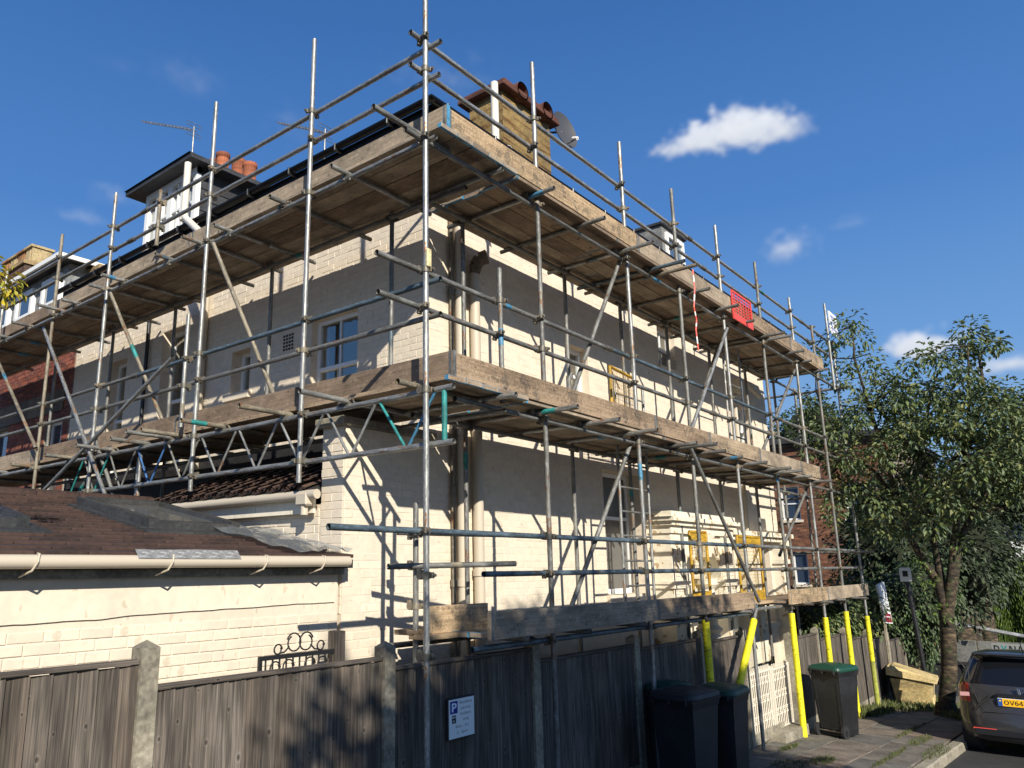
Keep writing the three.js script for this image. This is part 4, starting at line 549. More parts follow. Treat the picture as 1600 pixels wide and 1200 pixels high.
{ const mb = new MB(), bd = new MB(); mb.cbox(.75, GL + .09, -.42, .75, .038, .219, .003); part('scaffold_board', mb, M.woodE, scaf); const m2 = new MB(); m2.cbox(.72, GL + .12, -.58, .7, .038, .219, .003); part('scaffold_board', m2, M.woodB, scaf); }
// toe boards
const toe = (mb, mat) => part('toe_board', mb, mat, scaf), tband = (p, x, y, z, sx, sz) => { const b = new MB(); b.box(x, y, z, sx, .2205, sz); part('end_band', b, M.galvDull, p); };
const toeX = (x0, x1, y, mat, z = .06) => { const mb = new MB(); mb.cbox((x0 + x1) / 2, y + .11, z, x1 - x0, .219, .038, .003); const t = toe(mb, mat); for (const e of [x0 + .02, x1 - .02]) tband(t, e, y + .11, z, .032, .0395); }, toeZ = (z0, z1, y, mat, x = .06) => { const mb = new MB(); mb.cbox(x, y + .11, (z0 + z1) / 2, .038, .219, z1 - z0, .003); const t = toe(mb, mat); for (const e of [z0 + .02, z1 - .03]) tband(t, x, y + .11, e, .0395, .032); };
toeX(.2, 3.78, UL + .115, M.woodE, -.06 + .14); toeX(3.79, 7.3, UL + .115, M.woodC, .075); toeX(7.31, 9.6, UL + .108, M.woodB, .078); toeX(9.61, 11.65, UL + .115, M.woodA, .075);
toeZ(-3.9, .12, UL + .115, M.woodC, .165); toeZ(-7.8, -3.91, UL + .115, M.woodC, .16); toeZ(-13, -7.81, UL + .115, M.woodD, .16); { const mb = new MB(); mb.box(.165, UL + .225, .122, .04, .221, .006); part('end_band', mb, M.bandBlue, scaf); }
toeX(.2, 3.9, ML + .115, M.woodB, .09); toeX(3.91, 5.5, ML + .115, M.woodB, .085); toeX(5.51, 7.4, ML + .119, M.woodA, .087); toeX(7.41, 9.4, ML + .112, M.woodC, .083); toeX(9.41, 10.5, ML + .116, M.woodA, .086);
toeZ(-3.95, .14, ML + .115, M.woodD, .19); toeZ(-7.9, -3.96, ML + .115, M.woodD, .185); toeZ(-13, -7.91, ML + .115, M.woodC, .19); { const mb = new MB(); mb.box(.19, ML + .225, .142, .04, .221, .006); part('end_band', mb, M.galvDull, scaf); }
toeX(.69, 3.7, GL + .07, M.woodC, .06); toeX(3.71, 6.66, GL + .07, M.woodB, .06); toeX(8.2, 10.2, GL + .06, M.woodE, .06); toeX(10.21, 13, GL + .06, M.woodC, .06); { const mb = new MB(); mb.cbox(.86, GL + .22, -.4, .8, .219, .038, .003); toe(mb, M.woodE); const m2 = new MB(); m2.cbox(7.5, GL + .1, -.3, 1.5, .04, .22, .003); part('scaffold_board', m2, M.woodE, scaf); }
// diagonal braces
const br = (a, b, axis, val, mat, val2) => { const p = at(a[0], a[1], axis, val), q = at(b[0], b[1], axis, val2 === undefined ? val : val2); tb('brace', p, q, mat); };
br([971, 400], [893, 618], 'z', -.1, M.galvDull); br([1003, 645], [890, 955], 'z', -.1, M.galvDull); br([1078, 698], [1186, 940], 'z', .06, M.galvDull); br([1136, 513], [1080, 672], 'z', .05, M.galv); br([1243, 575], [1190, 708], 'z', -.1, M.galvDull); br([1262, 760], [1218, 868], 'z', -.1, M.galvDull); br([1122, 540], [1075, 690], 'z', -.6, M.galvDull);
br([68, 512], [165, 775], 'x', -.05, M.galv); br([333, 380], [428, 618], 'x', -.05, M.galvTan, .35); br([170, 452], [256, 662], 'x', -.05, M.galvTan, .35); br([270, 558], [55, 780], 'x', -.11, M.galv); br([-5, 560], [56, 700], 'x', -.05, M.galvTan);
br([150, 690], [178, 775], 'x', .1, M.galvDull); br([120, 775], [165, 700], 'x', .4, M.galvDull); tb('standard', V(.4, 1.0, -5.2), V(.4, 2.95, -5.2), M.galv); tb('standard', V(.1, 1.0, -4.6), V(.1, 2.9, -4.6), M.galv);
for (const z of [-5.0, -5.9, -6.8, -7.8]) tb('ledger', V(-.3, 2.1 + rr(-.1, .1), z), V(1.3, 2.1 + rr(-.1, .1), z), M.galvDull);

// ---------------------------------------------------------------- things on and around the scaffold
function ladder(label, x, z, y0, y1, w, lean) {
  const g = thing('ladder', label, 'ladder', [x, y0, z], 'access ladders inside the scaffold'); const f = (t, s) => V(x + s * w / 2 + lean * t, lerp(y0, y1, t), z);
  for (const s of [-1, 1]) { const mb = new MB(); mb.tube(f(0, s), f(1, s), .02, 8); part('stile', mb, M.galv, g); } const n = Math.floor((y1 - y0) / .3); for (let i = 1; i < n + 1; i++) { const t = i / (n + .6), mb = new MB(); mb.tube(f(t, -1), f(t, 1), .013, 8); part('rung', mb, M.galvDull, g); }
}
{ const a = at(976, 928, 'z', -.55), b = at(1022, 928, 'z', -.55); ladder('metal ladder rising from the lowest boards past the tall ground floor window', (a.x + b.x) / 2, -.55, 1.065, 3.9, b.x - a.x, .05); const c = at(1140, 700, 'z', -.55), d = at(1168, 700, 'z', -.55); ladder('metal ladder climbing from the middle boards to the top boards', (c.x + d.x) / 2, -.55, 3.07, 5.9, d.x - c.x - .1, .05); }
// yellow mesh ladder gates
function meshGate(label, o, w, h, turn, open) {
  const g = thing('safety_gate', label, 'safety gate', o, 'yellow mesh safety gates'); org.set(g, V(0, 0, 0)); g.rotation.y = turn; const fr = new MB(); for (const x of [0, w]) fr.tube(V(x, 0, 0), V(x, h, 0), .02, 8); fr.tube(V(0, h, 0), V(w, h, 0), .02, 8).tube(V(0, .02, 0), V(w, .02, 0), .02, 8); part('gate_frame', fr, M.yellowPaint, g);
  const pl = new MB(); pl.bb(.02, w - .02, 0, .18, -.008, .008); part('toe_plate', pl, M.yellowPaint, g); if (open) { const p2 = new MB(); p2.bb(.02, w - .02, h - .16, h - .02, -.006, .006); part('top_plate', p2, M.yellowPaint, g); }
  const ms = new MB(); for (let x = .06; x < w; x += .05) ms.tube(V(x, .18, 0), V(x, h, 0), .0025, 4); for (let y = .22; y < h; y += .05) ms.tube(V(0, y, 0), V(w, y, 0), .0025, 4); part('mesh_infill', ms, M.yellowPaint, g, 'stuff'); const hn = new MB(); hn.cbox(w + .03, h * .5, 0, .05, .1, .04, .008); part('latch', hn, M.coupler, g);
}
{ const a = at(1084, 925, 'z', -.5); meshGate('narrow yellow mesh gate in front of the arched door', [a.x, 1.07, -.5], .42, .98, -.15, true); const b = at(1160, 940, 'z', -.45); meshGate('wide yellow mesh gate with solid yellow top beside the arched door', [b.x, 1.03, -.45], .98, 1.0, 0, true); const c = at(974, 645, 'z', -.35); meshGate('yellow mesh gate standing on the middle boards', [c.x, 3.07, -.5], .85, .95, .1, false); }
// red mesh panel hung on the top toe board
{ const a = at(1142, 452, 'z', .12), b = at(1172, 470, 'z', .12), g = thing('red_guard', 'small red plastic mesh guard hung on the top toe boards', 'guard panel', [a.x, 5.3, .12]); const w = b.x - a.x, y0 = a.y - .46, fr = new MB(); fr.bb(a.x, a.x + .03, y0, a.y, .11, .13); fr.bb(b.x - .03, b.x, y0, a.y, .11, .13); fr.bb(a.x + .03, b.x - .03, a.y - .03, a.y, .11, .13); fr.bb(a.x + .03, b.x - .03, y0, y0 + .1, .11, .13); part('frame', fr, M.red, g); const ms = new MB(); for (let i = 1; i < 7; i++) { const x = lerp(a.x, b.x, i / 7); ms.bb(x - .005, x + .005, y0 + .1, a.y - .03, .115, .125); } for (let i = 1; i < 7; i++) { const y = lerp(y0 + .1, a.y - .03, i / 7); ms.bb(a.x + .03, b.x - .03, y - .005, y + .005, .1135, .1265); } part('mesh', ms, M.red, g, 'stuff'); }
// scaffold firm's board: white with blue print
function canvasMat(w, h, draw, o = {}) { const c = document.createElement('canvas'); c.width = w; c.height = h; const x = c.getContext('2d'); draw(x, w, h); const t = new THREE.CanvasTexture(c); t.colorSpace = THREE.SRGBColorSpace; return new THREE.MeshStandardMaterial(Object.assign({ map: t, roughness: .6 }, o)); }
function panel(name, parent, mat, P) { const g = new THREE.BufferGeometry(); g.setAttribute('position', new THREE.Float32BufferAttribute(P.flatMap(p => [p.x, p.y, p.z]), 3)); g.setAttribute('uv', new THREE.Float32BufferAttribute([0, 0, 1, 0, 1, 1, 0, 1], 2)); g.setIndex([0, 1, 2, 0, 2, 3]); g.computeVertexNormals(); const o = org.get(parent); g.translate(-o.x, -o.y, -o.z); const m = shadow(new THREE.Mesh(g, mat)); m.name = name; parent.add(m); return m; }
{
  const a = at(1294, 485, 'z', .1), h = at(1294, 517, 'z', .1), g = thing('scaffold_sign', 'white sign board with blue print fixed high at the end of the scaffold', 'sign', [a.x, h.y, .1]); const w = .56, y1 = a.y, y0 = h.y; const bk = new MB(); bk.bb(a.x, a.x + w, y0, y1, .085, .1); part('board', bk, M.white, g);
  panel('print', g, canvasMat(256, 256, (x, W, H) => { x.fillStyle = '#eceef2'; x.fillRect(0, 0, W, H); x.fillStyle = '#4a55a5'; x.font = 'bold 44px sans-serif'; for (const [y, h2, x0, x1] of [[30, 34, 30, 200], [80, 12, 40, 215], [104, 26, 20, 225], [150, 12, 36, 210], [176, 26, 24, 220], [220, 14, 50, 190]]) for (let q = x0; q < x1; q += 22) x.fillRect(q, y, 15, h2); }), [V(a.x, y0, .104), V(a.x + w, y0, .104), V(a.x + w, y1, .104), V(a.x, y1, .104)]);
  const ps = new MB(); ps.tube(V(a.x - .05, y0 - 1.2, .05), V(a.x - .05, y1 + .15, .05), R, 12, .004); part('post', ps, M.galv, g);
}
// red and white tape hanging from a transom end
{ const p = [[1082, 421], [1085, 450], [1084, 480], [1088, 500], [1087, 515], [1091, 548]].map(q => at(q[0], q[1], 'z', .46)); const g = thing('barrier_tape', 'red and white tape dangling from a transom end', 'tape', [p[0].x, p[5].y, .46]); for (let i = 0; i < 5; i++) for (let k = 0; k < 3; k++) { const a = p[i].clone().lerp(p[i + 1], k / 3), b = p[i].clone().lerp(p[i + 1], (k + 1) / 3), mb = new MB(), w = .0042; mb.hex([V(a.x - w, a.y, a.z), V(a.x + w, a.y, a.z + .01), V(a.x + w, a.y, a.z + .008), V(a.x - w, a.y, a.z - .002), V(b.x - w, b.y, b.z), V(b.x + w, b.y, b.z + .01), V(b.x + w, b.y, b.z + .008), V(b.x - w, b.y, b.z - .002)]); part('tape_stripe', mb, k % 2 ? M.white : M.red, g); } }
// satellite dish and aerials
{
  const c = at(878, 206, 'z', -1.75), g = thing('satellite_dish', 'dark grey satellite dish on the side of the rendered chimney', 'satellite dish', [c.x, c.y - .3, c.z]); const mb = new MB(), n = V(-.12, .18, .97).normalize(), e1 = V(0, 1, 0).cross(n).normalize(), e2 = n.clone().cross(e1), rr0 = .31; const pt = (r, a, d = 0) => c.clone().addScaledVector(e1, Math.cos(a) * r * .92).addScaledVector(e2, Math.sin(a) * r * 1.08).addScaledVector(n, (r * r) * .7 + d);
  for (let k = 0; k < 5; k++) for (let i = 0; i < 28; i++) { const a = i / 28 * 6.2832, b = (i + 1) / 28 * 6.2832, r0 = rr0 * k / 5, r1 = rr0 * (k + 1) / 5; mb.quad(pt(r0, a), pt(r1, a), pt(r1, b), pt(r0, b)); mb.quad(pt(r0, b, -.012), pt(r1, b, -.012), pt(r1, a, -.012), pt(r0, a, -.012)); } for (let i = 0; i < 28; i++) { const a = i / 28 * 6.2832, b = (i + 1) / 28 * 6.2832; mb.quad(pt(rr0, a), pt(rr0, a, -.012), pt(rr0, b, -.012), pt(rr0, b)); } part('reflector', mb, std([.06, .062, .07], { roughness: .5 }), g);
  const arm = new MB(), tip = c.clone().addScaledVector(n, .3).add(V(0, -.3, 0)); arm.tube(pt(.24, -1.57, -.02), tip, .013, 8); part('feed_arm', arm, M.galvDull, g); const lnb = new MB(); lnb.tube(tip, tip.clone().addScaledVector(n, -.09).add(V(0, .05, 0)), .03, 10); part('receiver_head', lnb, M.white, g); const wb = new MB(); wb.tube(c.clone().addScaledVector(n, -.01), V(c.x - .3, c.y - .12, c.z - .08), .018, 8); part('wall_bracket', wb, M.galvDull, g);
}
function aerial(label, P, tip, mastBase) { const g = thing('tv_aerial', label, 'aerial', [mastBase.x, mastBase.y, mastBase.z], 'roof aerials'); const mb = new MB(); mb.tube(P, tip, .009, 8); part('boom', mb, M.silver, g); const ms = new MB(); ms.tube(mastBase, V(P.x, P.y + .06, P.z), .014, 8); part('mast', ms, M.galv, g); const d = tip.clone().sub(P), e = V(0, 1, 0).cross(d).normalize(); for (let i = 0; i < 15; i++) { const c = P.clone().addScaledVector(d, (i + .5) / 15.2), s = .11 - i * .002, m = new MB(); m.tube(c.clone().addScaledVector(e, s), c.clone().addScaledVector(e, -s), .005, 6); part('director', m, M.galvDull, g); } const rf = new MB(); for (const y of [-.12, -.06, .06, .12]) rf.tube(P.clone().add(V(e.x * .15, y, e.z * .15)), P.clone().add(V(-e.x * .15, y, -e.z * .15)), .005, 6); part('reflector', rf, M.galvDull, g); }
{ const a = at(303, 203, 'x', 1.9), t = at(222, 190, 'x', 1.9), b = at(300, 245, 'x', 1.9); aerial('tv aerial standing on the dormer roof', a, t, V(a.x, b.y - .15, a.z)); const a2 = at(508, 207, 'x', 2.6), t2 = at(434, 192, 'x', 2.6); aerial('tv aerial rising behind the black gutter', a2, t2, V(a2.x, EV + .3, a2.z)); }
// ---------------------------------------------------------------- fence along the pavement
const posts = [-5.75, -3.95, -2.12, -.23, 1.66, 3.6, 5.35, 6.78, 8.78, 10.2, 11.95, 13.6, 15.2, 16.7], tops = [1.26, 1.18, 1.11, .965, .885, .77, .715, .66, null, .47, .36, .22, .1, -.02];
const fenceA = thing('timber_fence', 'long weathered timber fence with concrete posts in front of the painted house', 'fence', [-.2, gy(0), FZ]), fenceB = thing('timber_fence', 'short weathered timber fence running from the white gate to the ivy bush', 'fence', [12.5, gy(12.5), FZ]);
posts.forEach((x, i) => {
  const tp = (tops[i] ?? tops[i + 1] ?? tops[i - 1] ?? .1) + .09, t2 = i === 2 ? 1.2 : i === 3 ? 1.06 : tp, mb = new MB(); const y0 = gy(x) - .1, w = .055; mb.bb(x - w, x + w, y0, t2 - .03, FZ - .055, FZ + .055); const q = [V(x - w, t2 - .03, FZ + .055), V(x + w, t2 - .03, FZ + .055), V(x + w, t2 - .03, FZ - .055), V(x - w, t2 - .03, FZ - .055)], ap = V(x, t2 + .01, FZ); for (let k = 0; k < 4; k++) mb.tri(q[k], q[(k + 1) % 4], ap, [0, 0], [.1, 0], [.05, .05]);
  part('fence_post', mb, M.concrete, i < 8 ? fenceA : fenceB);
});
for (let i = 0; i < posts.length - 1; i++) {
  const tp = tops[i + 1]; if (tops[i + 1] === null) continue; const x0 = posts[i] + .055, x1 = posts[i + 1] - .055; const y0 = gy((x0 + x1) / 2) - .02, gb = .2, fence = i < 7 ? fenceA : fenceB;
  const cap = new MB(); cap.cbox((x0 + x1) / 2, tp - .012, FZ + .01, x1 - x0, .024, .07, .004); const g = part('fence_panel', cap, M.fence[1], fence);
  const grb = new MB(); grb.hex([V(x0, y0, FZ + .025), V(x1, gy(x1) - .02, FZ + .025), V(x1, gy(x1) - .02, FZ - .025), V(x0, y0, FZ - .025), V(x0, y0 + gb, FZ + .025), V(x1, y0 + gb, FZ + .025), V(x1, y0 + gb, FZ - .025), V(x0, y0 + gb, FZ - .025)]); part('gravel_board', grb, M.concrete, fence);
  const n = Math.round((x1 - x0) / .118), bw = (x1 - x0) / n, H = tp - .03 - (y0 + gb);
  for (let k = 0; k < n; k++) { const mb = new MB(), xa = x0 + k * bw - .006, xb = xa + bw + .012, top = tp - .03 + rr(-.004, .003), b0 = y0 + gb - .01; mb.hex([V(xa, b0, FZ + .012), V(xb, b0, FZ + .028 + rr(0, .006)), V(xb, b0, FZ + .0), V(xa, b0, FZ + .0), V(xa, top, FZ + .012), V(xb, top, FZ + .028 + rr(0, .006)), V(xb, top, FZ), V(xa, top, FZ)]); part('fence_board', mb, M.fence[(rnd() * 4) | 0], g); }
  for (const f of [.2, .75]) { const rl = new MB(); rl.bb(x0, x1, y0 + gb + H * f, y0 + gb + H * f + .07, FZ - .05, FZ - .002); part('arris_rail', rl, M.fence[3], g); }
}
// parking sign
{
  const x0 = .42, x1 = .735, yA = .30, yB = .585, z = FZ + .045, g = thing('parking_sign', 'white resident permit parking sign with blue P on the dark fence', 'sign', [x0, yA, z]); const mb = new MB(); const w = x1 - x0, h = .36 * (yB - yA) / .36; mb.cbox((x0 + x1) / 2, (yA + yB) / 2 - .0, z, w + .02, yB - yA + .02, .02, .004); part('backing', mb, M.dark, g);
  panel('face', g, canvasMat(512, 640, (c, W, H) => {
    c.fillStyle = '#dfe6e6'; c.fillRect(0, 0, W, H); c.fillStyle = '#0a1a86'; c.fillRect(26, 30, 150, 205); c.fillStyle = '#dfe6f6'; c.font = 'bold 205px sans-serif'; c.textAlign = 'center'; c.fillText('P', 104, 206); c.fillStyle = '#15202a'; c.font = '66px sans-serif'; c.fillText('Resident', 338, 92); c.fillText('permit', 338, 186); c.fillText('holders', 338, 280); c.fillText('only', 338, 374); c.fillText('Mon - Fri', 262, 480); c.fillText('2 - 4pm', 262, 574);
    c.fillRect(60, 262, 82, 132); c.fillStyle = '#dfe6e6'; c.font = 'bold 44px sans-serif'; c.fillText('W3', 101, 312); c.fillText('B', 101, 376);
  }), [V(x0, yA, z + .012), V(x1, yA - .0, z + .012), V(x1, yB, z + .012), V(x0, yB, z + .012)]);
}
// black iron garden gate and its post behind the fence
{
  const z = -.7, a = at(404, 1032, 'z', z), b = at(527, 1008, 'z', z), g = thing('iron_gate', 'black wrought iron garden gate with scrolls rising above the fence', 'gate', [(a.x + b.x) / 2, gy(0), z]); const y1 = (a.y + b.y) / 2 + .0, y0 = gy(0) + .05, fr = new MB(); fr.bb(a.x, b.x, y1 - .03, y1, z - .012, z + .012); fr.bb(a.x, b.x, y0, y0 + .03, z - .012, z + .012); fr.bb(a.x, a.x + .025, y0 + .03, y1 - .03, z - .012, z + .012); fr.bb(b.x - .025, b.x, y0 + .03, y1 - .03, z - .012, z + .012); part('gate_frame', fr, M.iron, g);
  for (let i = 1; i < 12; i++) { const x = lerp(a.x, b.x, i / 12), mb = new MB(); mb.tube(V(x, y0 + .03, z), V(x, y1 - .03, z), .007, 6); part('bar', mb, M.iron, g); }
  const ring = (cx, cy, r, t0, t1) => { const mb = new MB(), p = []; for (let i = 0; i <= 20; i++) { const t = lerp(t0, t1, i / 20), q = r * (1 - .55 * Math.max(0, i / 20 - .5)); p.push(V(cx + Math.cos(t) * q, cy + Math.sin(t) * q, z)); } mb.path(p, .006, 6); part('scroll', mb, M.iron, g); };
  const cx = (a.x + b.x) / 2; for (const s of [-1, 1]) { ring(cx + s * .06, y1 + .075, .065, Math.PI / 2 - s * 1.2, Math.PI / 2 - s * 1.2 + s * 7); ring(cx + s * .2, y1 + .035, .035, 0, 6.8); ring(cx + s * .1, y1 - .09, .05, 0, 7); ring(cx + s * .22, y1 - .09, .045, 0, 7); const mb = new MB(); mb.path([V(cx + s * .1, y1 + .05, z), V(cx + s * .14, y1 + .015, z), V(cx + s * .18, y1 + .01, z)], .006, 6); part('scroll', mb, M.iron, g); }
  const ps = new MB(); const pt = at(526, 986, 'z', -.7); ps.cbox(pt.x + .02, (pt.y + gy(0)) / 2, -.72, .1, pt.y - gy(0), .1, .006); solo('gate_post', ps, M.fence[1], 'dark timber post at the hinge of the iron garden gate', 'gate post');
}
// white iron gate to the front door
for (const [xa, xb, dy, lab] of [[6.98, 7.86, 0, 'wider leaf of the white wrought iron front gate behind the scaffold tube'], [7.9, 8.68, .1, 'narrow leaf of the white wrought iron front gate above the step']]) {
  const z = FZ - .02, y0 = gy(xa) + .05 + dy * .6, y1 = .15 - (xa - 7) * .02, g = thing('white_gate', lab, 'gate', [xa, y0, z]); const fr = new MB(), w = .014; for (const x of [xa, xb - .03]) fr.bb(x, x + .03, y0, y1, z - w, z + w); fr.bb(xa + .03, xb - .03, y0, y0 + .03, z - w, z + w); fr.bb(xa + .03, xb - .03, y1 - .06, y1 - .03, z - w, z + w); part('gate_frame', fr, M.gateWhite, g);
  const n = Math.round((xb - xa) / .075); for (let i = 1; i < n; i++) { const x = lerp(xa + .015, xb - .015, i / n), mb = new MB(); mb.tube(V(x, y0 + .03, z), V(x, y1 - .06, z), .009, 6); part('bar', mb, M.gateWhite, g); if (i % 2) for (const f of [.28, .55, .82]) { const m2 = new MB(), cy = lerp(y0, y1, f); for (const s of [-1, 1]) for (const t of [-1, 1]) { const p = []; for (let k = 0; k <= 8; k++) { const a = k / 8 * 5; p.push(V(x + s * (.022 + .016 * Math.cos(a)), cy + t * (.03 + .018 * Math.sin(a)), z + .004)); } m2.path(p, .006, 5); } part('scroll', m2, M.gateWhite, g); } }
  for (let i = 0; i < n - 1; i++) { const x = lerp(xa + .06, xb - .06, i / (n - 2)), m2 = new MB(), p = []; for (let k = 0; k <= 10; k++) { const a = k / 10 * 6.6; p.push(V(x + .024 * Math.cos(a), y1 + .0 + .028 * Math.sin(a), z)); } m2.path(p, .006, 5); part('top_scroll', m2, M.gateWhite, g); }
}
{ const mb = new MB(); mb.cbox(8.15, gy(8.1) + .06, FZ + .0, 1.05, .16, .4, .012); solo('gate_step', mb, M.concrete, 'worn stone step under the white iron gate', 'step'); }
// ---------------------------------------------------------------- wheelie bins
function bin(label, x, z, turn, lidMat, sc = .8, group) {
  const g = thing('wheelie_bin', label, 'wheelie bin', [x, gy(x), z], group); org.set(g, V(0, 0, 0)); g.rotation.y = turn; g.scale.set(sc, .97, sc);
  // local: +z is the front (lid opening side), wheels at the back (-z)
  const b = new MB(), fr = (w0, d0, zc0, y0, w1, d1, zc1, y1) => b.hex([V(-w0, y0, zc0 + d0), V(w0, y0, zc0 + d0), V(w0, y0, zc0 - d0), V(-w0, y0, zc0 - d0), V(-w1, y1, zc1 + d1), V(w1, y1, zc1 + d1), V(w1, y1, zc1 - d1), V(-w1, y1, zc1 - d1)]);
  fr(.22, .25, .01, .03, .225, .26, .01, .12); fr(.225, .26, .01, .12, .275, .33, .02, .9); fr(.28, .34, .02, .9, .295, .36, .02, .965); fr(.3, .37, .02, .965, .3, .37, .02, .99); part('body', b, M.binBody, g);
  const rb = new MB(); for (const s of [-1, 1]) rb.hex([V(s * .19 - .012, .14, -.262), V(s * .19 + .012, .14, -.262), V(s * .19 + .012, .14, -.245), V(s * .19 - .012, .14, -.245), V(s * .22 - .012, .82, -.312), V(s * .22 + .012, .82, -.312), V(s * .22 + .012, .82, -.29), V(s * .22 - .012, .82, -.29)].map(v => v)); rb.bb(-.2, .2, .13, .15, -.268, -.25); part('rib', rb, M.binBody, g);
  const l = new MB(), ring = (w, d, y, zc) => { const p = [], N = 28; for (let i = 0; i < N; i++) { const a = i / N * 6.2832, c = Math.cos(a), s = Math.sin(a), e = .28; p.push(V(Math.sign(c) * Math.pow(Math.abs(c), e) * w, y, zc + Math.sign(s) * Math.pow(Math.abs(s), e) * d)); } return p; }; const rg = [ring(.315, .39, .975, .03), ring(.322, .4, 1.0, .03), ring(.31, .385, 1.035, .03), ring(.26, .33, 1.055, .03), ring(.24, .31, 1.05, .03), ring(.15, .2, 1.07, .03), ring(.001, .001, 1.075, .03)]; for (let k = 0; k < rg.length - 1; k++) for (let i = 0; i < 28; i++) { const j = (i + 1) % 28; l.quad(rg[k][j], rg[k][i], rg[k + 1][i], rg[k + 1][j]); } l.bb(-.2, .2, .955, .985, .4, .45); part('lid', l, lidMat, g);
  const h = new MB(); h.tube(V(-.22, .99, -.385), V(.22, .99, -.385), .016, 10); for (const s of [-.22, 0, .22]) h.cbox(s, .97, -.355, .035, .06, .08, .006); part('handle', h, M.binBody, g);
  for (const s of [-1, 1]) { const w = new MB(); w.tube(V(s * .235, .1, -.27), V(s * .285, .1, -.27), .1, 20); const ww = part('wheel', w, M.rubber, g); const hb = new MB(); hb.tube(V(s * .23, .1, -.27), V(s * .292, .1, -.27), .045, 12); part('hub', hb, M.binBody, ww); } const ax = new MB(); ax.tube(V(-.24, .1, -.27), V(.24, .1, -.27), .012, 8); part('axle', ax, M.coupler, g);
  return g;
}
bin('dark wheelie bin with a dark lid beside the shaded fence', 3.42, .42, 1.5, M.binBody); bin('wheelie bin with green lid touching the dark-lidded bin', 4.12, .52, 1.62, M.binLid, .72); bin('wheelie bin with green lid half hidden behind the other two bins', 3.92, .02, 1.6, M.binLid, .6);
bin('grey wheelie bin with green lid standing alone past the white gate', 8.98, .34, -Math.PI / 2 + Math.PI - .25, M.binLid);
// grit bin
{
  const x = 14.55, z = .33, y = gy(x), g = thing('grit_bin', 'weathered yellow grit bin with sloping lid by the fence end', 'grit bin', [x, y, z]); org.set(g, V(0, 0, 0)); g.rotation.y = .12; const W = .42; const b = new MB(), q = (w, d0, d1, yy) => [V(-w, yy, d1), V(w, yy, d1), V(w, yy, d0), V(-w, yy, d0)]; b.hex([...q(.36, -.28, .3, 0), ...q(.44, -.36, .38, .55)]); part('body', b, M.grit, g);
  const l = new MB(); l.hex([V(-.48, .5, .44), V(.48, .5, .44), V(.48, .62, -.42), V(-.48, .62, -.42), V(-.47, .56, .43), V(.47, .56, .43), V(.47, .76, -.41), V(-.47, .76, -.41)]); l.hex([V(-.44, .561, .4), V(.44, .561, .4), V(.44, .745, -.38), V(-.44, .745, -.38), V(-.36, .61, .3), V(.36, .61, .3), V(.36, .79, -.32), V(-.36, .79, -.32)]); part('lid', l, M.grit, g); const b2 = new MB(); b2.hex([...q(.37, -.2, .2, .0).map(v => v.clone().setX(v.x * 1.06)), ...q(.44, -.24, .25, .34).map(v => v.clone().setX(v.x * 1.06))]); part('side_panel', b2, M.grit, g); const fb = new MB(); fb.cbox(0, .12, .3, .6, .22, .1, .03); part('front_panel', fb, M.grit, g);
}
// ---------------------------------------------------------------- street furniture
{
  const x = 15.6, p = at(1415, 892, 'x', x), g = thing('sign_post', 'black street post with a small white plate at its top', 'sign post', [x, gy(x), p.z]); const mb = new MB(); mb.tube(V(x, gy(x), p.z + .12), V(x, p.y, p.z), .045, 14); part('post', mb, M.black, g); const b = new MB(); b.cbox(x - .08, p.y - .08, p.z, .03, .3, .22, .006); part('plate', b, M.white, g); const sy = new MB(); sy.box(x - .098, p.y - .06, p.z, .004, .12, .1); part('symbol', sy, M.dark, g);
  const a = at(1370, 914, 'z', -.1), c = at(1388, 972, 'z', -.1), g2 = thing('estate_board', 'white estate agent board with maroon foot leaning on a post above the fence', 'sign', [a.x, gy(15), -.1]); const m = new MB(), dx = .35; m.hex([V(a.x + dx - .1, c.y, -.08), V(a.x + dx + .55, c.y - .05, -.08), V(a.x + dx + .55, c.y - .05, -.12), V(a.x + dx - .1, c.y, -.12), V(a.x - .05, a.y, -.08), V(a.x + .6, a.y + .05, -.08), V(a.x + .6, a.y + .05, -.12), V(a.x - .05, a.y, -.12)]); part('board', m, M.white, g2);
  panel('print', g2, canvasMat(128, 256, (t, W, H) => { t.fillStyle = '#e9ebee'; t.fillRect(0, 0, W, H); t.strokeStyle = '#8a8f9c'; t.lineWidth = 7; t.beginPath(); t.arc(60, 86, 36, 0, 6.3); t.stroke(); t.fillStyle = '#7d1530'; t.fillRect(8, 196, W - 14, 54); t.fillStyle = '#e9ebee'; for (let i = 0; i < 4; i++) t.fillRect(20 + i * 24, 212, 14, 8); t.fillStyle = '#50566a'; for (let i = 0; i < 5; i++) t.fillRect(14 + i * 20, 140, 13, 12); }), [V(a.x + dx - .1, c.y, -.076), V(a.x + dx + .55, c.y - .05, -.076), V(a.x + .6, a.y + .05, -.076), V(a.x - .05, a.y, -.076)]); const ps = new MB(); ps.cbox(a.x + .45, (gy(15) + c.y) / 2 + .1, -.14, .06, c.y - gy(15) + .4, .05, .005); part('post', ps, M.concrete, g2);
}
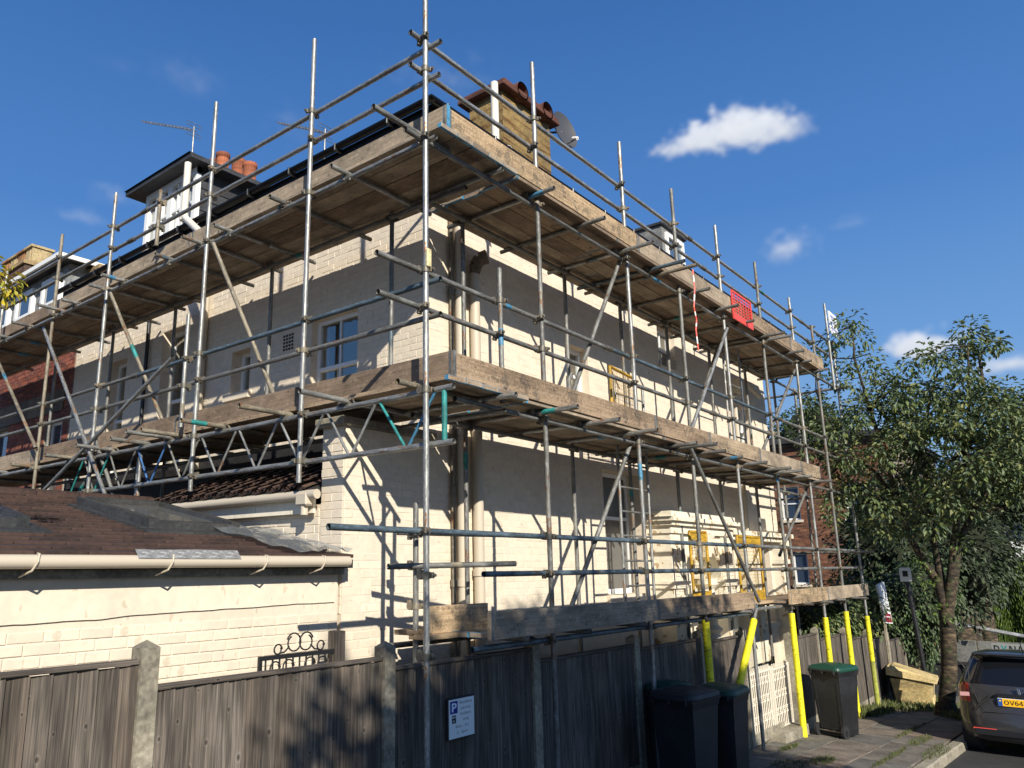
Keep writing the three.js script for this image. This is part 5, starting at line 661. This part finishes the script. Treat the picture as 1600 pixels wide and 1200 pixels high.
// ---------------------------------------------------------------- parked hatchback
{
  const CX = 9.7, CZ = 1.76 + .85, Y = gy(11.7) - .09 + .0, g = thing('parked_car', 'dark grey hatchback parked at the kerb with yellow rear number plate', 'car', [CX, Y + .12, CZ]); org.set(g, V(0, 0, 0)); g.rotation.z = -.05; g.scale.y = .91;
  const paint = new THREE.MeshPhysicalMaterial({ color: lin(.05, .05, .054), metalness: .45, roughness: .38, clearcoat: 1, clearcoatRoughness: .06 }), gl = new THREE.MeshPhysicalMaterial({ color: lin(.008, .009, .012), roughness: .04 }), chrome = std([.7, .7, .7], { metalness: 1, roughness: .12 });
  // levels: y, rear x, front x, half width, corner radius
  const LV = [[.16, .12, 3.75, .76, .3], [.2, .03, 3.84, .82, .32], [.3, 0, 3.9, .845, .34], [.42, 0, 3.9, .85, .34], [.56, .015, 3.89, .85, .33], [.6, .05, 3.86, .85, .32], [.72, .085, 3.8, .85, .3], [.84, .1, 3.7, .845, .28], [.94, .12, 3.45, .835, .26], [1.0, .15, 3.05, .82, .25], [1.05, .185, 2.9, .80, .25], [1.15, .26, 2.68, .765, .25], [1.25, .34, 2.46, .73, .25], [1.35, .42, 2.25, .695, .25], [1.42, .48, 2.08, .665, .25], [1.45, .42, 2.0, .65, .25], [1.475, .44, 1.9, .62, .25], [1.5, .6, 1.75, .53, .22], [1.515, .85, 1.55, .36, .18]];
  const NS = 16, NC = 8; const ringOf = ([y, xr, xf, w, r]) => { const p = []; const c = (cx, cz, a0) => { for (let k = 0; k < NC; k++) { const a = a0 + (k / NC) * Math.PI / 2; p.push(V(cx + r * Math.cos(a), y, cz + r * Math.sin(a))); } }, bow = (z, s) => s * .07 * (z / w) ** 2; 
    for (let k = 0; k < NS; k++) { const t = k / NS; p.push(V(xr, y, lerp(w - r, -(w - r), t))); } c(xr + r, -(w - r), Math.PI); for (let k = 0; k < NS; k++) p.push(V(lerp(xr + r, xf - r, k / NS), y, -w)); c(xf - r, -(w - r), 1.5 * Math.PI); for (let k = 0; k < NS; k++) p.push(V(xf, y, lerp(-(w - r), w - r, k / NS))); c(xf - r, w - r, 0); for (let k = 0; k < NS; k++) p.push(V(lerp(xf - r, xr + r, k / NS), y, w)); c(xr + r, w - r, Math.PI / 2); 
    for (const q of p) q.x += (q.x < 1 ? .09 * (q.z / w) ** 2 : -.12 * (q.z / w) ** 2) ; return p; };
  const rings = LV.map(ringOf), NR = rings[0].length, body = new MB(), rw = new MB(), fw = new MB(), sw = new MB(), tl = [new MB(), new MB()], trim = new MB(); 
  const nrm = rings.map((R0, k) => R0.map((p, i) => { const a = R0[(i + 1) % NR].clone().sub(R0[(i + NR - 1) % NR]), b = rings[Math.min(rings.length - 1, k + 1)][i].clone().sub(rings[Math.max(0, k - 1)][i]); return b.cross(a).normalize(); }));
  const kSide = i => (i >= NS + NC && i < 2 * NS + NC) || (i >= 3 * NS + 3 * NC && i < 4 * NS + 3 * NC); 
  for (let k = 0; k < rings.length - 1; k++) for (let i = 0; i < NR; i++) { const j = (i + 1) % NR, q = [rings[k][j], rings[k][i], rings[k + 1][i], rings[k + 1][j]], n = [nrm[k][j], nrm[k][i], nrm[k + 1][i], nrm[k + 1][j]], y = LV[k][0]; const rear = i >= 0 && i < NS, cr = (i >= NS && i < NS + NC) || i >= 4 * NS + 3 * NC, front = i >= 2 * NS + 2 * NC && i < 3 * NS + 2 * NC; let t = body;
    if (y >= .99 && y < 1.41) { if (rear || (cr && ((i >= NS && i < NS + 4) || i > NR - 5))) t = rw; else if (kSide(i)) { const s = i >= 3 * NS ? i - (3 * NS + 3 * NC) : i - (NS + NC); if (s !== 6 && s !== 11) t = sw; } else if (front) t = fw; } 
    if (y >= .71 && y < 1.04 && y < .99 && cr) { const s = i >= NS && i < NS + NC ? 0 : 1, o = s ? NR - 1 - i : i - NS; if (o >= 2 && o < 7) t = tl[s]; } t.quad(...q, n); }
  const topC = V(1.2, 1.522, 0), lastR = rings[rings.length - 1]; for (let i = 0; i < NR; i++) body.tri(lastR[(i + 1) % NR], lastR[i], topC, [0, 0], [1, 0], [0, 1], nrm[rings.length - 1][i], nrm[rings.length - 1][i], V(0, 1, 0)); const bot = new MB(); for (let i = 0; i < NR; i++) bot.tri(rings[0][i], rings[0][(i + 1) % NR], V(1.9, .16, 0), [0, 0], [1, 0], [0, 1]); 
  part('body', body, paint, g); part('underbody', bot, M.rubber, g); part('rear_window', rw, gl, g); part('windscreen', fw, gl, g); part('side_window', sw, gl, g); for (const t of tl) part('tail_light', t, new THREE.MeshPhysicalMaterial({ color: lin(.35, .012, .015), roughness: .12, clearcoat: 1 }), g);
  for (const s of [-1, 1]) { const m = new MB(); m.box(.155, .835, s * .715, .012, .06, .16, new THREE.Matrix4().makeRotationY(s * -.55)); part('reversing_light', m, std([.38, .2, .2], { roughness: .25 }), g); }
  // plate, garnish, badge, bumper trim, wiper, aerial
  const pl = new MB(); pl.cbox(.075, .76, -.06, .02, .12, .53, .004); const pm = part('number_plate', pl, M.white, g); panel('plate_face', g, canvasMat(512, 112, (c, W, H) => { c.fillStyle = '#f2b705'; c.fillRect(0, 0, W, H); c.fillStyle = '#1c4f9c'; c.fillRect(0, 0, 50, H); c.fillStyle = '#101010'; c.font = 'bold 92px sans-serif'; c.textAlign = 'left'; c.fillText('OV64 K', 62, 90); c.fillStyle = '#f3d23a'; c.beginPath(); c.arc(25, 34, 12, 0, 6.3); c.fill(); }), [V(.0635, .705, -.32), V(.0635, .705, .2), V(.0635, .815, .2), V(.0635, .815, -.32)]);
  const ga = new MB(); ga.cbox(.078, .865, .02, .035, .045, .72, .01); part('garnish', ga, M.black, g); for (const s of [-1, 1]) { const sm2 = new MB(); sm2.path([V(.47, 1.425, s * .6), V(.3, 1.2, s * .66), V(.17, 1.0, s * .66), V(.135, .86, s * .6), V(.115, .7, s * .56), V(.085, .605, s * .5)], .006, 6); part('tailgate_seam', sm2, M.rubber, g); } const sm3 = new MB(); sm3.tube(V(.052, .602, -.5), V(.052, .602, .5), .006, 6); part('tailgate_seam', sm3, M.rubber, g); const bg = new MB(); for (const [z0, y0, z1, y1] of [[-.045, .90, -.055, .97], [.045, .90, .055, .97]]) bg.tube(V(.075, y0, z0), V(.085, y1, z1), .007, 6); bg.tube(V(.075, .935, -.045), V(.075, .935, .045), .007, 6); for (const [a, b] of [[[-.06, .885], [.06, .885]], [[.06, .885], [.075, .985]], [[.075, .985], [-.075, .985]], [[-.075, .985], [-.06, .885]]]) bg.tube(V(.075, a[1], a[0]), V(.075, b[1], b[0]), .005, 6); part('badge', bg, chrome, g);
  const bl = new MB(); bl.path([V(.1, .62, -.62), V(.095, .7, -.55), V(.09, .79, -.45), V(.09, .86, -.38)], .012, 6); part('hatch_edge', bl, paint, g); const bl2 = new MB(); bl2.path([V(.1, .62, .62), V(.095, .7, .55), V(.09, .79, .45), V(.09, .86, .38)], .012, 6); part('hatch_edge', bl2, paint, g); const bt = new MB(); bt.cbox(.012, .3, 0, .03, .1, 1.3, .012); part('bumper_insert', bt, M.black, g); for (const s of [-1, 1]) { const r = new MB(); r.cbox(.02, .34, s * .52, .02, .035, .28, .006); part('reflector', r, M.red, g); } const an = new MB(); an.tube(V(.75, 1.5, 0), V(.5, 1.72, 0), .006, 6); part('aerial', an, M.black, g); const wi = new MB(); wi.path([V(.15, 1.03, .05), V(.17, 1.07, .3), V(.2, 1.1, .4)], .01, 6); part('wiper', wi, M.black, g); const sp = new MB(); sp.cbox(.42, 1.455, 0, .2, .03, 1.1, .012); part('spoiler', sp, paint, g);
  for (const x of [.68, 3.1]) for (const s of [-1, 1]) { const w = new MB(); w.tube(V(x, .2, s * .66), V(x, .2, s * .856), .3, 24); const wh = part('wheel', w, M.rubber, g); const r = new MB(); r.tube(V(x, .2, s * .7), V(x, .2, s * .862), .19, 20); part('rim', r, M.galv, wh); }
  for (const s of [-1, 1]) { const m = new MB(); m.cbox(2.5, 1.0, s * .9, .12, .13, .2, .03); part('mirror', m, paint, g); const h = new MB(); h.cbox(3.55, .68, s * .62, .3, .14, .28, .05); part('headlight', h, M.white, g); }
}
// ---------------------------------------------------------------- flatbed lorry in the side road
{
  const X = 22, y = gy(22.5) - .11, z0 = at(1432, 1040, 'x', X).z, g = thing('flatbed_lorry', 'grey flatbed lorry with drop sides and dark lettering parked across the side road', 'lorry', [X + 1, y, z0 + 2.5]); const grey = std([.25, .26, .26], { roughness: .5, map: T.stone }), yt = at(1500, 1000, 'x', X).y, yb = at(1500, 1034, 'x', X).y; const b = new MB(); b.bb(X, X + 2.1, yb - .08, yb, z0, z0 + 4.6); b.bb(X + .1, X + 2.0, y + .35, yb - .08, z0 + .3, z0 + 6); part('chassis', b, M.dark, g);
  for (const [a, c] of [[z0, z0 + 1.5], [z0 + 1.53, z0 + 3.05], [z0 + 3.08, z0 + 4.6]]) { const m = new MB(); m.cbox(X + .02, (yb + yt) / 2, (a + c) / 2, .04, yt - yb, c - a, .008); part('drop_side', m, grey, g); } for (const [zz, w] of [[z0 - .02, .04], [z0 + 4.6, .05]]) { const m = new MB(); m.bb(X, X + 2.1, yb, yt, zz - w, zz); part('end_board', m, grey, g); } const fl = new MB(); fl.bb(X + .05, X + 2.05, yb + .001, yb + .02, z0, z0 + 4.6); part('bed_floor', fl, grey, g);
  for (const z of [z0 + .25, z0 + .55]) { const m = new MB(); m.cbox(X - .01, (yb + yt) / 2, z, .03, yt - yb, .05, .006); part('strap', m, M.concrete, g); }
  const tz0 = at(1548, 1005, 'x', X).z; panel('lettering', g, canvasMat(512, 160, (c, W, H) => { c.fillStyle = '#8f918f'; c.fillRect(0, 0, W, H); c.fillStyle = '#1c2024'; c.font = 'bold 92px sans-serif'; c.textAlign = 'left'; c.fillText('D', 10, 84); c.fillStyle = '#2b7f86'; c.fillText('Y', 78, 84); c.fillStyle = '#1c2024'; c.fillText('NAMIC', 140, 84); c.font = 'bold 34px sans-serif'; c.fillText('access solutions', 100, 132); }), [V(X - .004, yb + .03, tz0), V(X - .004, yb + .03, tz0 + 1.35), V(X - .004, yt - .03, tz0 + 1.35), V(X - .004, yt - .03, tz0)]);
  for (const z of [z0 + .75, z0 + 5.2]) for (const x of [X + .05, X + 1.75]) { const w = new MB(); w.tube(V(x, y + .36, z), V(x + .26, y + .36, z), .36, 24); const wh = part('wheel', w, M.rubber, g); const r = new MB(); r.tube(V(x - .008, y + .36, z), V(x + .2, y + .36, z), .2, 18); part('rim', r, M.galv, wh); } const ar = new MB(); { const p = []; for (let k = 0; k <= 10; k++) { const a = Math.PI * k / 10; p.push(V(X + .02, y + .36 + .43 * Math.sin(a), z0 + .75 - .43 * Math.cos(a))); } ar.path(p, .03, 6); } part('wheel_arch', ar, M.dark, g); const tlm = new MB(); tlm.cbox(X - .01, yb - .15, z0 + .12, .04, .08, .16, .01); part('tail_light', tlm, M.redTile, g);
  const cab = new MB(); cab.prism([[z0 + 4.75, y + .5], [z0 + 6.5, y + .5], [z0 + 6.5, y + 1.2], [z0 + 6.1, y + 2.1], [z0 + 4.75, y + 2.1]], X + .05, X + 2.0, (u, v, w) => V(w, v, u)); part('cab', cab, M.white, g);
  const cn = new MB(); const c = at(1463, 1010, 'x', X - .05); cn.tube(V(c.x, c.y - .12, c.z - .02), V(c.x, c.y + .14, c.z - .1), .06, 12, 0, .02); solo('traffic_cone', cn, M.orange, 'small orange cone hooked on the side of the flatbed lorry', 'traffic cone');
  const pp = new MB(); const p0 = at(1465, 970, 'x', X + .6), p1 = at(1600, 995, 'x', X + .6); pp.tube(p0, p0.clone().lerp(p1, 1.6), .035, 8).tube(p0.clone().add(V(.15, .02, 0)), p0.clone().lerp(p1, 1.6).add(V(.15, .02, 0)), .035, 8); solo('pole_bundle', pp, M.silver, 'pale metal poles lying over the flatbed lorry', 'poles');
}
// ---------------------------------------------------------------- vegetation
function leaf(mb, c, dir, up, L, W) { const d = dir.clone().normalize(), s = d.clone().cross(up).normalize(), n = s.clone().cross(d), a = c, e = c.clone().addScaledVector(d, L).addScaledVector(n, -L * .18), m = c.clone().addScaledVector(d, L * .45), l = m.clone().addScaledVector(s, W * .5).addScaledVector(n, W * .16), r = m.clone().addScaledVector(s, -W * .5).addScaledVector(n, W * .16); mb.tri(a, r, e, [0, 0], [.5, .5], [1, 0]); mb.tri(a, e, l, [0, 0], [1, 0], [.5, .5]); }
const rv = () => { let v; do v = V(rr(-1, 1), rr(-1, 1), rr(-1, 1)); while (v.lengthSq() > 1 || v.lengthSq() < .01); return v; };
function clump(mb, c, r, n, L, droop, cols) { for (let i = 0; i < n; i++) { const v = rv(), p = c.clone().addScaledVector(v, r), d = v.clone().normalize().add(V(rr(-.5, .5), -droop, rr(-.5, .5))); const k = cols[(rnd() * cols.length) | 0], t = rr(.75, 1.25); mb.col = k.map(x => x * t); const l = L * rr(.7, 1.25); leaf(mb, p, d, V(rr(-.6, .6), 1, rr(-.6, .6)), l, l * rr(.5, .68)); } }
const G1 = [[.10, .15, .045], [.08, .13, .05], [.13, .18, .045], [.065, .105, .048], [.18, .20, .05]], G2 = [[.035, .06, .022], [.03, .05, .02], [.045, .07, .022]], G3 = [[.10, .16, .02], [.085, .14, .02], [.12, .19, .025]];
function limb(mb, pts, r0, r1) { const n = pts.length; mb.path(pts, pts.map((_, i) => lerp(r0, r1, i / (n - 1))), 10); }
// street tree with a forked trunk
{
  const bx = 13.3, bz = 1.06, g = thing('street_tree', 'leafy street tree with forked trunk beside the yellow grit bin', 'tree', [bx, gy(bx), bz]); const X = bx; const P = (px, py, dx = 0) => at(px, py, 'x', X + dx);
  const tk = new MB(); limb(tk, [V(bx, gy(bx) - .1, bz), V(bx, gy(bx) + .25, bz + .02), P(1483, 1050), P(1482, 1000), P(1478, 950)], .145, .125); const trunk = part('trunk', tk, M.bark, g); const fl = new MB(); fl.lathe([[.27, 0], [.21, .1], [.165, .3]], bx, gy(bx) - .08, bz, 14); part('root_flare', fl, M.bark, g);
  const limbs = [[[1478, 955], [1465, 910], [1445, 880], [1425, 845], [1405, 790], [1385, 720], [1360, 640], [1335, 560], [1332, 510]], [[1478, 955], [1470, 905], [1462, 860], [1452, 790], [1440, 700], [1455, 610], [1475, 560]], [[1480, 955], [1486, 900], [1490, 850], [1500, 780], [1510, 700], [1515, 620], [1512, 540]], [[1482, 960], [1492, 900], [1497, 850], [1525, 790], [1560, 740], [1600, 690], [1640, 650]], [[1405, 790], [1370, 740], [1320, 700], [1290, 660], [1275, 610]], [[1440, 700], [1420, 640], [1405, 600]], [[1512, 690], [1540, 620], [1530, 560], [1545, 535]], [[1425, 845], [1380, 800], [1330, 760], [1300, 740]], [[1500, 780], [1545, 800], [1590, 790]]];
  const dxs = [-.3, .3, -.1, .5, -.6, .7, .2, -.4, .6]; const ends = []; limbs.forEach((L, k) => { const mb = new MB(), n = L.length; const pts = L.map((q, i) => P(q[0], q[1], dxs[k] * i / (n - 1))); limb(mb, pts, k < 4 ? .085 : .04, .014); part('limb', mb, M.bark, g); pts.forEach((p, i) => { if (i > n * .45) ends.push(p); }); });
  const edge = [[1333, 500], [1318, 520], [1350, 530], [1300, 535], [1275, 545], [1262, 560], [1360, 560], [1370, 580], [1290, 575], [1325, 570], [1345, 600], [1310, 600], [1268, 620], [1280, 650], [1262, 640], [1310, 640], [1290, 665], [1340, 640], [1375, 600], [1410, 580], [1405, 600], [1425, 565], [1445, 555], [1462, 550], [1470, 570], [1490, 580], [1512, 572], [1505, 590], [1525, 590], [1440, 600], [1460, 610], [1480, 620], [1500, 610], [1508, 520], [1516, 515], [1505, 540], [1530, 535], [1545, 533], [1558, 540], [1512, 550], [1420, 630], [1400, 640], [1430, 650], [1450, 640], [1540, 630], [1535, 615], [1575, 640], [1590, 632], [1600, 645], [1560, 660], [1585, 670], [1258, 675], [1280, 690], [1300, 700], [1268, 700]];
  const cl = []; for (const [x, y] of edge) cl.push(P(x + rr(-4, 4), y + rr(-4, 4), rr(-1.0, 1.0))); let guard = 0; while (cl.length < 245 && guard++ < 3000) { const x = rr(1285, 1660), y = rr(610, 900); const q = ((x - 1470) / 205) ** 2 + ((y - 735) / 150) ** 2; if (q > 1) continue; if (x < 1340 && y > 815) continue; if (y > 830 && x > 1380) continue; if (x > 1535 && y > 790) continue; cl.push(P(x, y, rr(-1.6, 1.8))); }
  const cr = new MB(), tw = new MB(); for (const c of cl) { let best = ends[0], bd = 1e9; for (const e of ends) { const d = e.distanceToSquared(c); if (d < bd) { bd = d; best = e; } } const m = best.clone().lerp(c, .55).add(V(rr(-.15, .15), .12, rr(-.15, .15))); tw.path([best, m, c], [.014, .01, .006], 5); clump(cr, c, rr(.2, .34), 72, .108, .6, G1); } part('twigs', tw, M.twig, g, 'stuff'); part('crown', cr, leafMat([1, 1, 1], .34), g);
  const ts = new MB(); for (const [x, y] of [[1440, 870], [1475, 960], [1452, 905], [1500, 850]]) clump(ts, P(x, y, -.15), .16, 40, .09, .3, G3); part('trunk_shoots', ts, leafMat([1, 1, 1], .25), g, 'stuff');
}
function massPlant(name, label, cat, blobs, n, L, cols, o = {}) { // leaf-covered plant over a dark woody core
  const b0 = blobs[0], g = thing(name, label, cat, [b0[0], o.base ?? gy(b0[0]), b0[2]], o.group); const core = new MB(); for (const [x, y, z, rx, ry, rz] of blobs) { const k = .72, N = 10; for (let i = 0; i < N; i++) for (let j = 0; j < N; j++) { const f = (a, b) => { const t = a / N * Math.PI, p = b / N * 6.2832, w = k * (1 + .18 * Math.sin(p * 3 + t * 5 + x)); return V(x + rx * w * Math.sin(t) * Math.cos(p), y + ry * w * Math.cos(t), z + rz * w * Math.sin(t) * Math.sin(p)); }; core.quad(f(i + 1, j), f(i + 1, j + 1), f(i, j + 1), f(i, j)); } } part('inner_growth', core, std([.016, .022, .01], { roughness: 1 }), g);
  if (o.trunk) { const t = new MB(); limb(t, [V(b0[0], (o.base ?? gy(b0[0])) - .1, b0[2]), V(b0[0] + .1, b0[1] - b0[4] * .3, b0[2])], o.trunk, o.trunk * .7); part('trunk', t, M.bark, g); }
  const mb = new MB(); const tot = blobs.reduce((s, b) => s + b[3] * b[4] + b[4] * b[5], 0); for (const [x, y, z, rx, ry, rz] of blobs) { const m = Math.round(n * (rx * ry + ry * rz) / tot); for (let i = 0; i < m; i++) { const v = rv().normalize(), q = rr(.68, 1.05) + .12 * Math.sin(v.x * 9 + v.y * 7 + x) + .08 * Math.sin(v.z * 13 + v.y * 11); const p = V(x + v.x * rx * q, y + v.y * ry * q, z + v.z * rz * q), k = cols[(rnd() * cols.length) | 0], t = rr(.7, 1.3); mb.col = k.map(c => c * t); leaf(mb, p, v.clone().add(V(rr(-.7, .7), (o.droop ?? -.3) + rr(-.4, .4), rr(-.7, .7))), V(rr(-.5, .5), 1, rr(-.5, .5)), L * rr(.7, 1.3), L * rr(.5, .7) * (o.thin || 1)); } } part('crown', mb, leafMat([1, 1, 1], o.tr ?? .2), g); return g;
}
{
  const q = (px, py, x) => { const p = at(px, py, 'x', x); return [p.x, p.y, p.z]; };
  massPlant('ivy_bush', 'dense glossy ivy bush hanging over the end of the fence', 'bush', [[...q(1425, 945, 17.0), .8, .95, .85], [...q(1385, 960, 16.6), .6, .7, .55], [...q(1455, 925, 17.4), .6, .8, .6], [...q(1440, 1000, 17.2), .5, .6, .4]], 5200, .1, [[.06, .10, .03], [.05, .085, .028], [.08, .13, .04]], { droop: -.8 });
  massPlant('garden_shrub', 'dark shrub behind the fence under the brick flats', 'shrub', [[...q(1262, 970, 12.6), .7, .55, .5], [...q(1300, 955, 13.6), .8, .6, .6], [...q(1335, 950, 14.8), .8, .7, .6]], 3800, .09, G1, { droop: -.5 });
  massPlant('dark_tree', 'dark evergreen tree behind the street tree', 'tree', [[...q(1405, 850, 21), 1.6, 1.9, 1.8], [...q(1475, 870, 22), 1.5, 1.8, 1.6], [...q(1375, 870, 20.5), 1.0, 1.3, 1.1]], 7000, .16, G2, { trunk: .3 });
  massPlant('dark_tree', 'dark leafy tree standing between the lorry and the green hedge', 'tree', [[...q(1515, 825, 30), 2.0, 2.6, 1.6], [...q(1497, 930, 29), 1.0, 1.5, .8], [...q(1580, 745, 31), 2, 1.8, 2.0]], 6000, .2, G2, { trunk: .35 });
  const st = new MB(); const s = q(1495, 975, 27); st.tube(V(s[0], -2, s[2]), V(s[0], s[1] + 1.2, s[2]), .75, 14, 0, .55); solo('old_trunk', st, M.bark, 'thick pale tree trunk behind the lorry', 'tree trunk');
  massPlant('far_tree', 'leafy green tree beyond the scaffold end', 'tree', [[...q(1238, 725, 34), 1.6, 2.2, 1.6], [...q(1275, 700, 35), 1.8, 2.4, 1.8], [...q(1315, 720, 35), 1.6, 2.2, 1.6]], 5000, .22, [[.07, .11, .03], [.09, .14, .04]], { trunk: .3 });
  massPlant('ivy', 'ivy growing up the far corner of the painted house', 'ivy', [[12.1, 1.8, -1.5, .25, 1.2, .4], [12.1, .6, -1.4, .25, .9, .4]], 1500, .09, G2, {});
  massPlant('climbing_rose', 'low shrub with a red bloom behind the fence', 'shrub', [[...q(1310, 975, 13.9), .45, .4, .4]], 900, .08, G1, {});
  // clipped conifer hedge in the sun
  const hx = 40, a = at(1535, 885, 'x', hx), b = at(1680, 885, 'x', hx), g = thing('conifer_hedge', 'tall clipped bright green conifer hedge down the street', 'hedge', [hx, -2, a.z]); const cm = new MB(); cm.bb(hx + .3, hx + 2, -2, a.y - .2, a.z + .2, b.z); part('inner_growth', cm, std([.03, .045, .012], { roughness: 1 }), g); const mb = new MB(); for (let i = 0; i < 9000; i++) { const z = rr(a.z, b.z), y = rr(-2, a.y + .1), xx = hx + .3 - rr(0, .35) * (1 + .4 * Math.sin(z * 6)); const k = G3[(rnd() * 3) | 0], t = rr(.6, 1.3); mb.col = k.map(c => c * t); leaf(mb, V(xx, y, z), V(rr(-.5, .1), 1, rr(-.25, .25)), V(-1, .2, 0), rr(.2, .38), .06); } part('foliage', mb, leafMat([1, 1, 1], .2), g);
}
// golden tree in the garden, its tips coming into the picture
{ const c = at(0, 440, 'z', -.65), x = c.x - .4, g = thing('golden_tree', 'golden yellow leaved tree tip beside the brick terrace', 'tree', [x - .2, gy(x), -.65]); const t = new MB(); limb(t, [V(x - .3, gy(x) - .05, -.65), V(x - .25, 1.5, -.65), V(x - .1, 3.2, -.65), V(x + .1, c.y + .1, -.65)], .06, .015); part('trunk', t, M.bark, g); const mb = new MB(), Y = [[.62, .5, .02], [.55, .42, .02], [.5, .45, .05], [.35, .38, .04]]; for (const [dx, dy, r] of [[.42, -.03, .1], [.3, .04, .12], [.1, .1, .18], [-.1, .3, .25], [-.4, .2, .3], [-.3, -.3, .28], [-.6, 0, .3]]) clump(mb, V(x + dx, c.y + dy, -.65 + rr(-.1, .1)), r, 110, .045, .7, Y); part('crown', mb, leafMat([1, 1, 1], .35), g); }
// street trees on the far side of the road, behind the viewer: they shade the fence
{
  for (const [tx, tz, blobs, lab] of [[-4.6, 10.4, [[-3.4, 6.45, 10.3, 2.2, 1.7, 1.7], [-5.2, 6.25, 10.4, 2.0, 1.75, 1.7], [-6.3, 5.85, 10.3, 1.3, 1.5, 1.4], [-1.9, 6.1, 10.2, 1.8, 1.7, 1.6], [-.9, 5.4, 10.0, 1.5, 1.6, 1.4], [-4.6, 4.9, 10.2, 2.4, 1.5, 1.5], [-2.2, 5.0, 10.0, 2.3, 1.5, 1.4], [-6.6, 5.0, 10.4, 1.2, 1.0, 1.2]], 'broad leafy street tree on the far pavement across from the corner']]) massPlant('street_tree', lab, 'tree', [[tx, blobs[0][1], tz, 1.2, 1.2, 1.2], ...blobs], 15000, .22, G1, { trunk: .22 });
}
// weeds and grass at the foot of the fence
{
  const grass = (name, label, list, n, h) => { const mb = new MB(); for (let i = 0; i < n; i++) { const [x, z, rx, rz] = list[(rnd() * list.length) | 0], a = rnd() * 6.28, q = Math.sqrt(rnd()), X = x + Math.cos(a) * q * rx, Z = z + Math.sin(a) * q * rz; const k = [[.10, .13, .03], [.08, .11, .025], [.15, .15, .05]][(rnd() * 3) | 0]; mb.col = k; const d = V(rr(-.5, .5), 1, rr(-.5, .5)), hh = h * rr(.4, 1.2); leaf(mb, V(X, gy(X), Z), d, V(rr(-1, 1), .2, rr(-1, 1)), hh, hh * .16); } const m = structure(name, mb, leafMat([1, 1, 1], .2), 'stuff'); m.userData = { kind: 'stuff', label, category: 'grass' }; };
  grass('verge_grass', 'tufts of grass at the foot of the fence and grit bin', [[12.6, .1, .9, .2], [13.6, .25, .8, .35], [14.4, .75, .9, .3], [13.2, 1.3, .6, .3], [15.3, .3, .8, .4], [12.0, .02, .6, .1]], 2600, .16);
  grass('pavement_weeds', 'low weeds growing between the pavement slabs', [[6.0, .55, .35, .2], [6.6, .75, .35, .12], [9.5, 1.3, .7, .1], [8.6, 1.65, .8, .12], [7.2, .15, .4, .05], [.6, .0, .35, .1], [10.5, 1.0, 1.2, .04], [7.6, 1.3, 1.0, .04]], 1900, .055);
}
renderer.render(scene, camera);
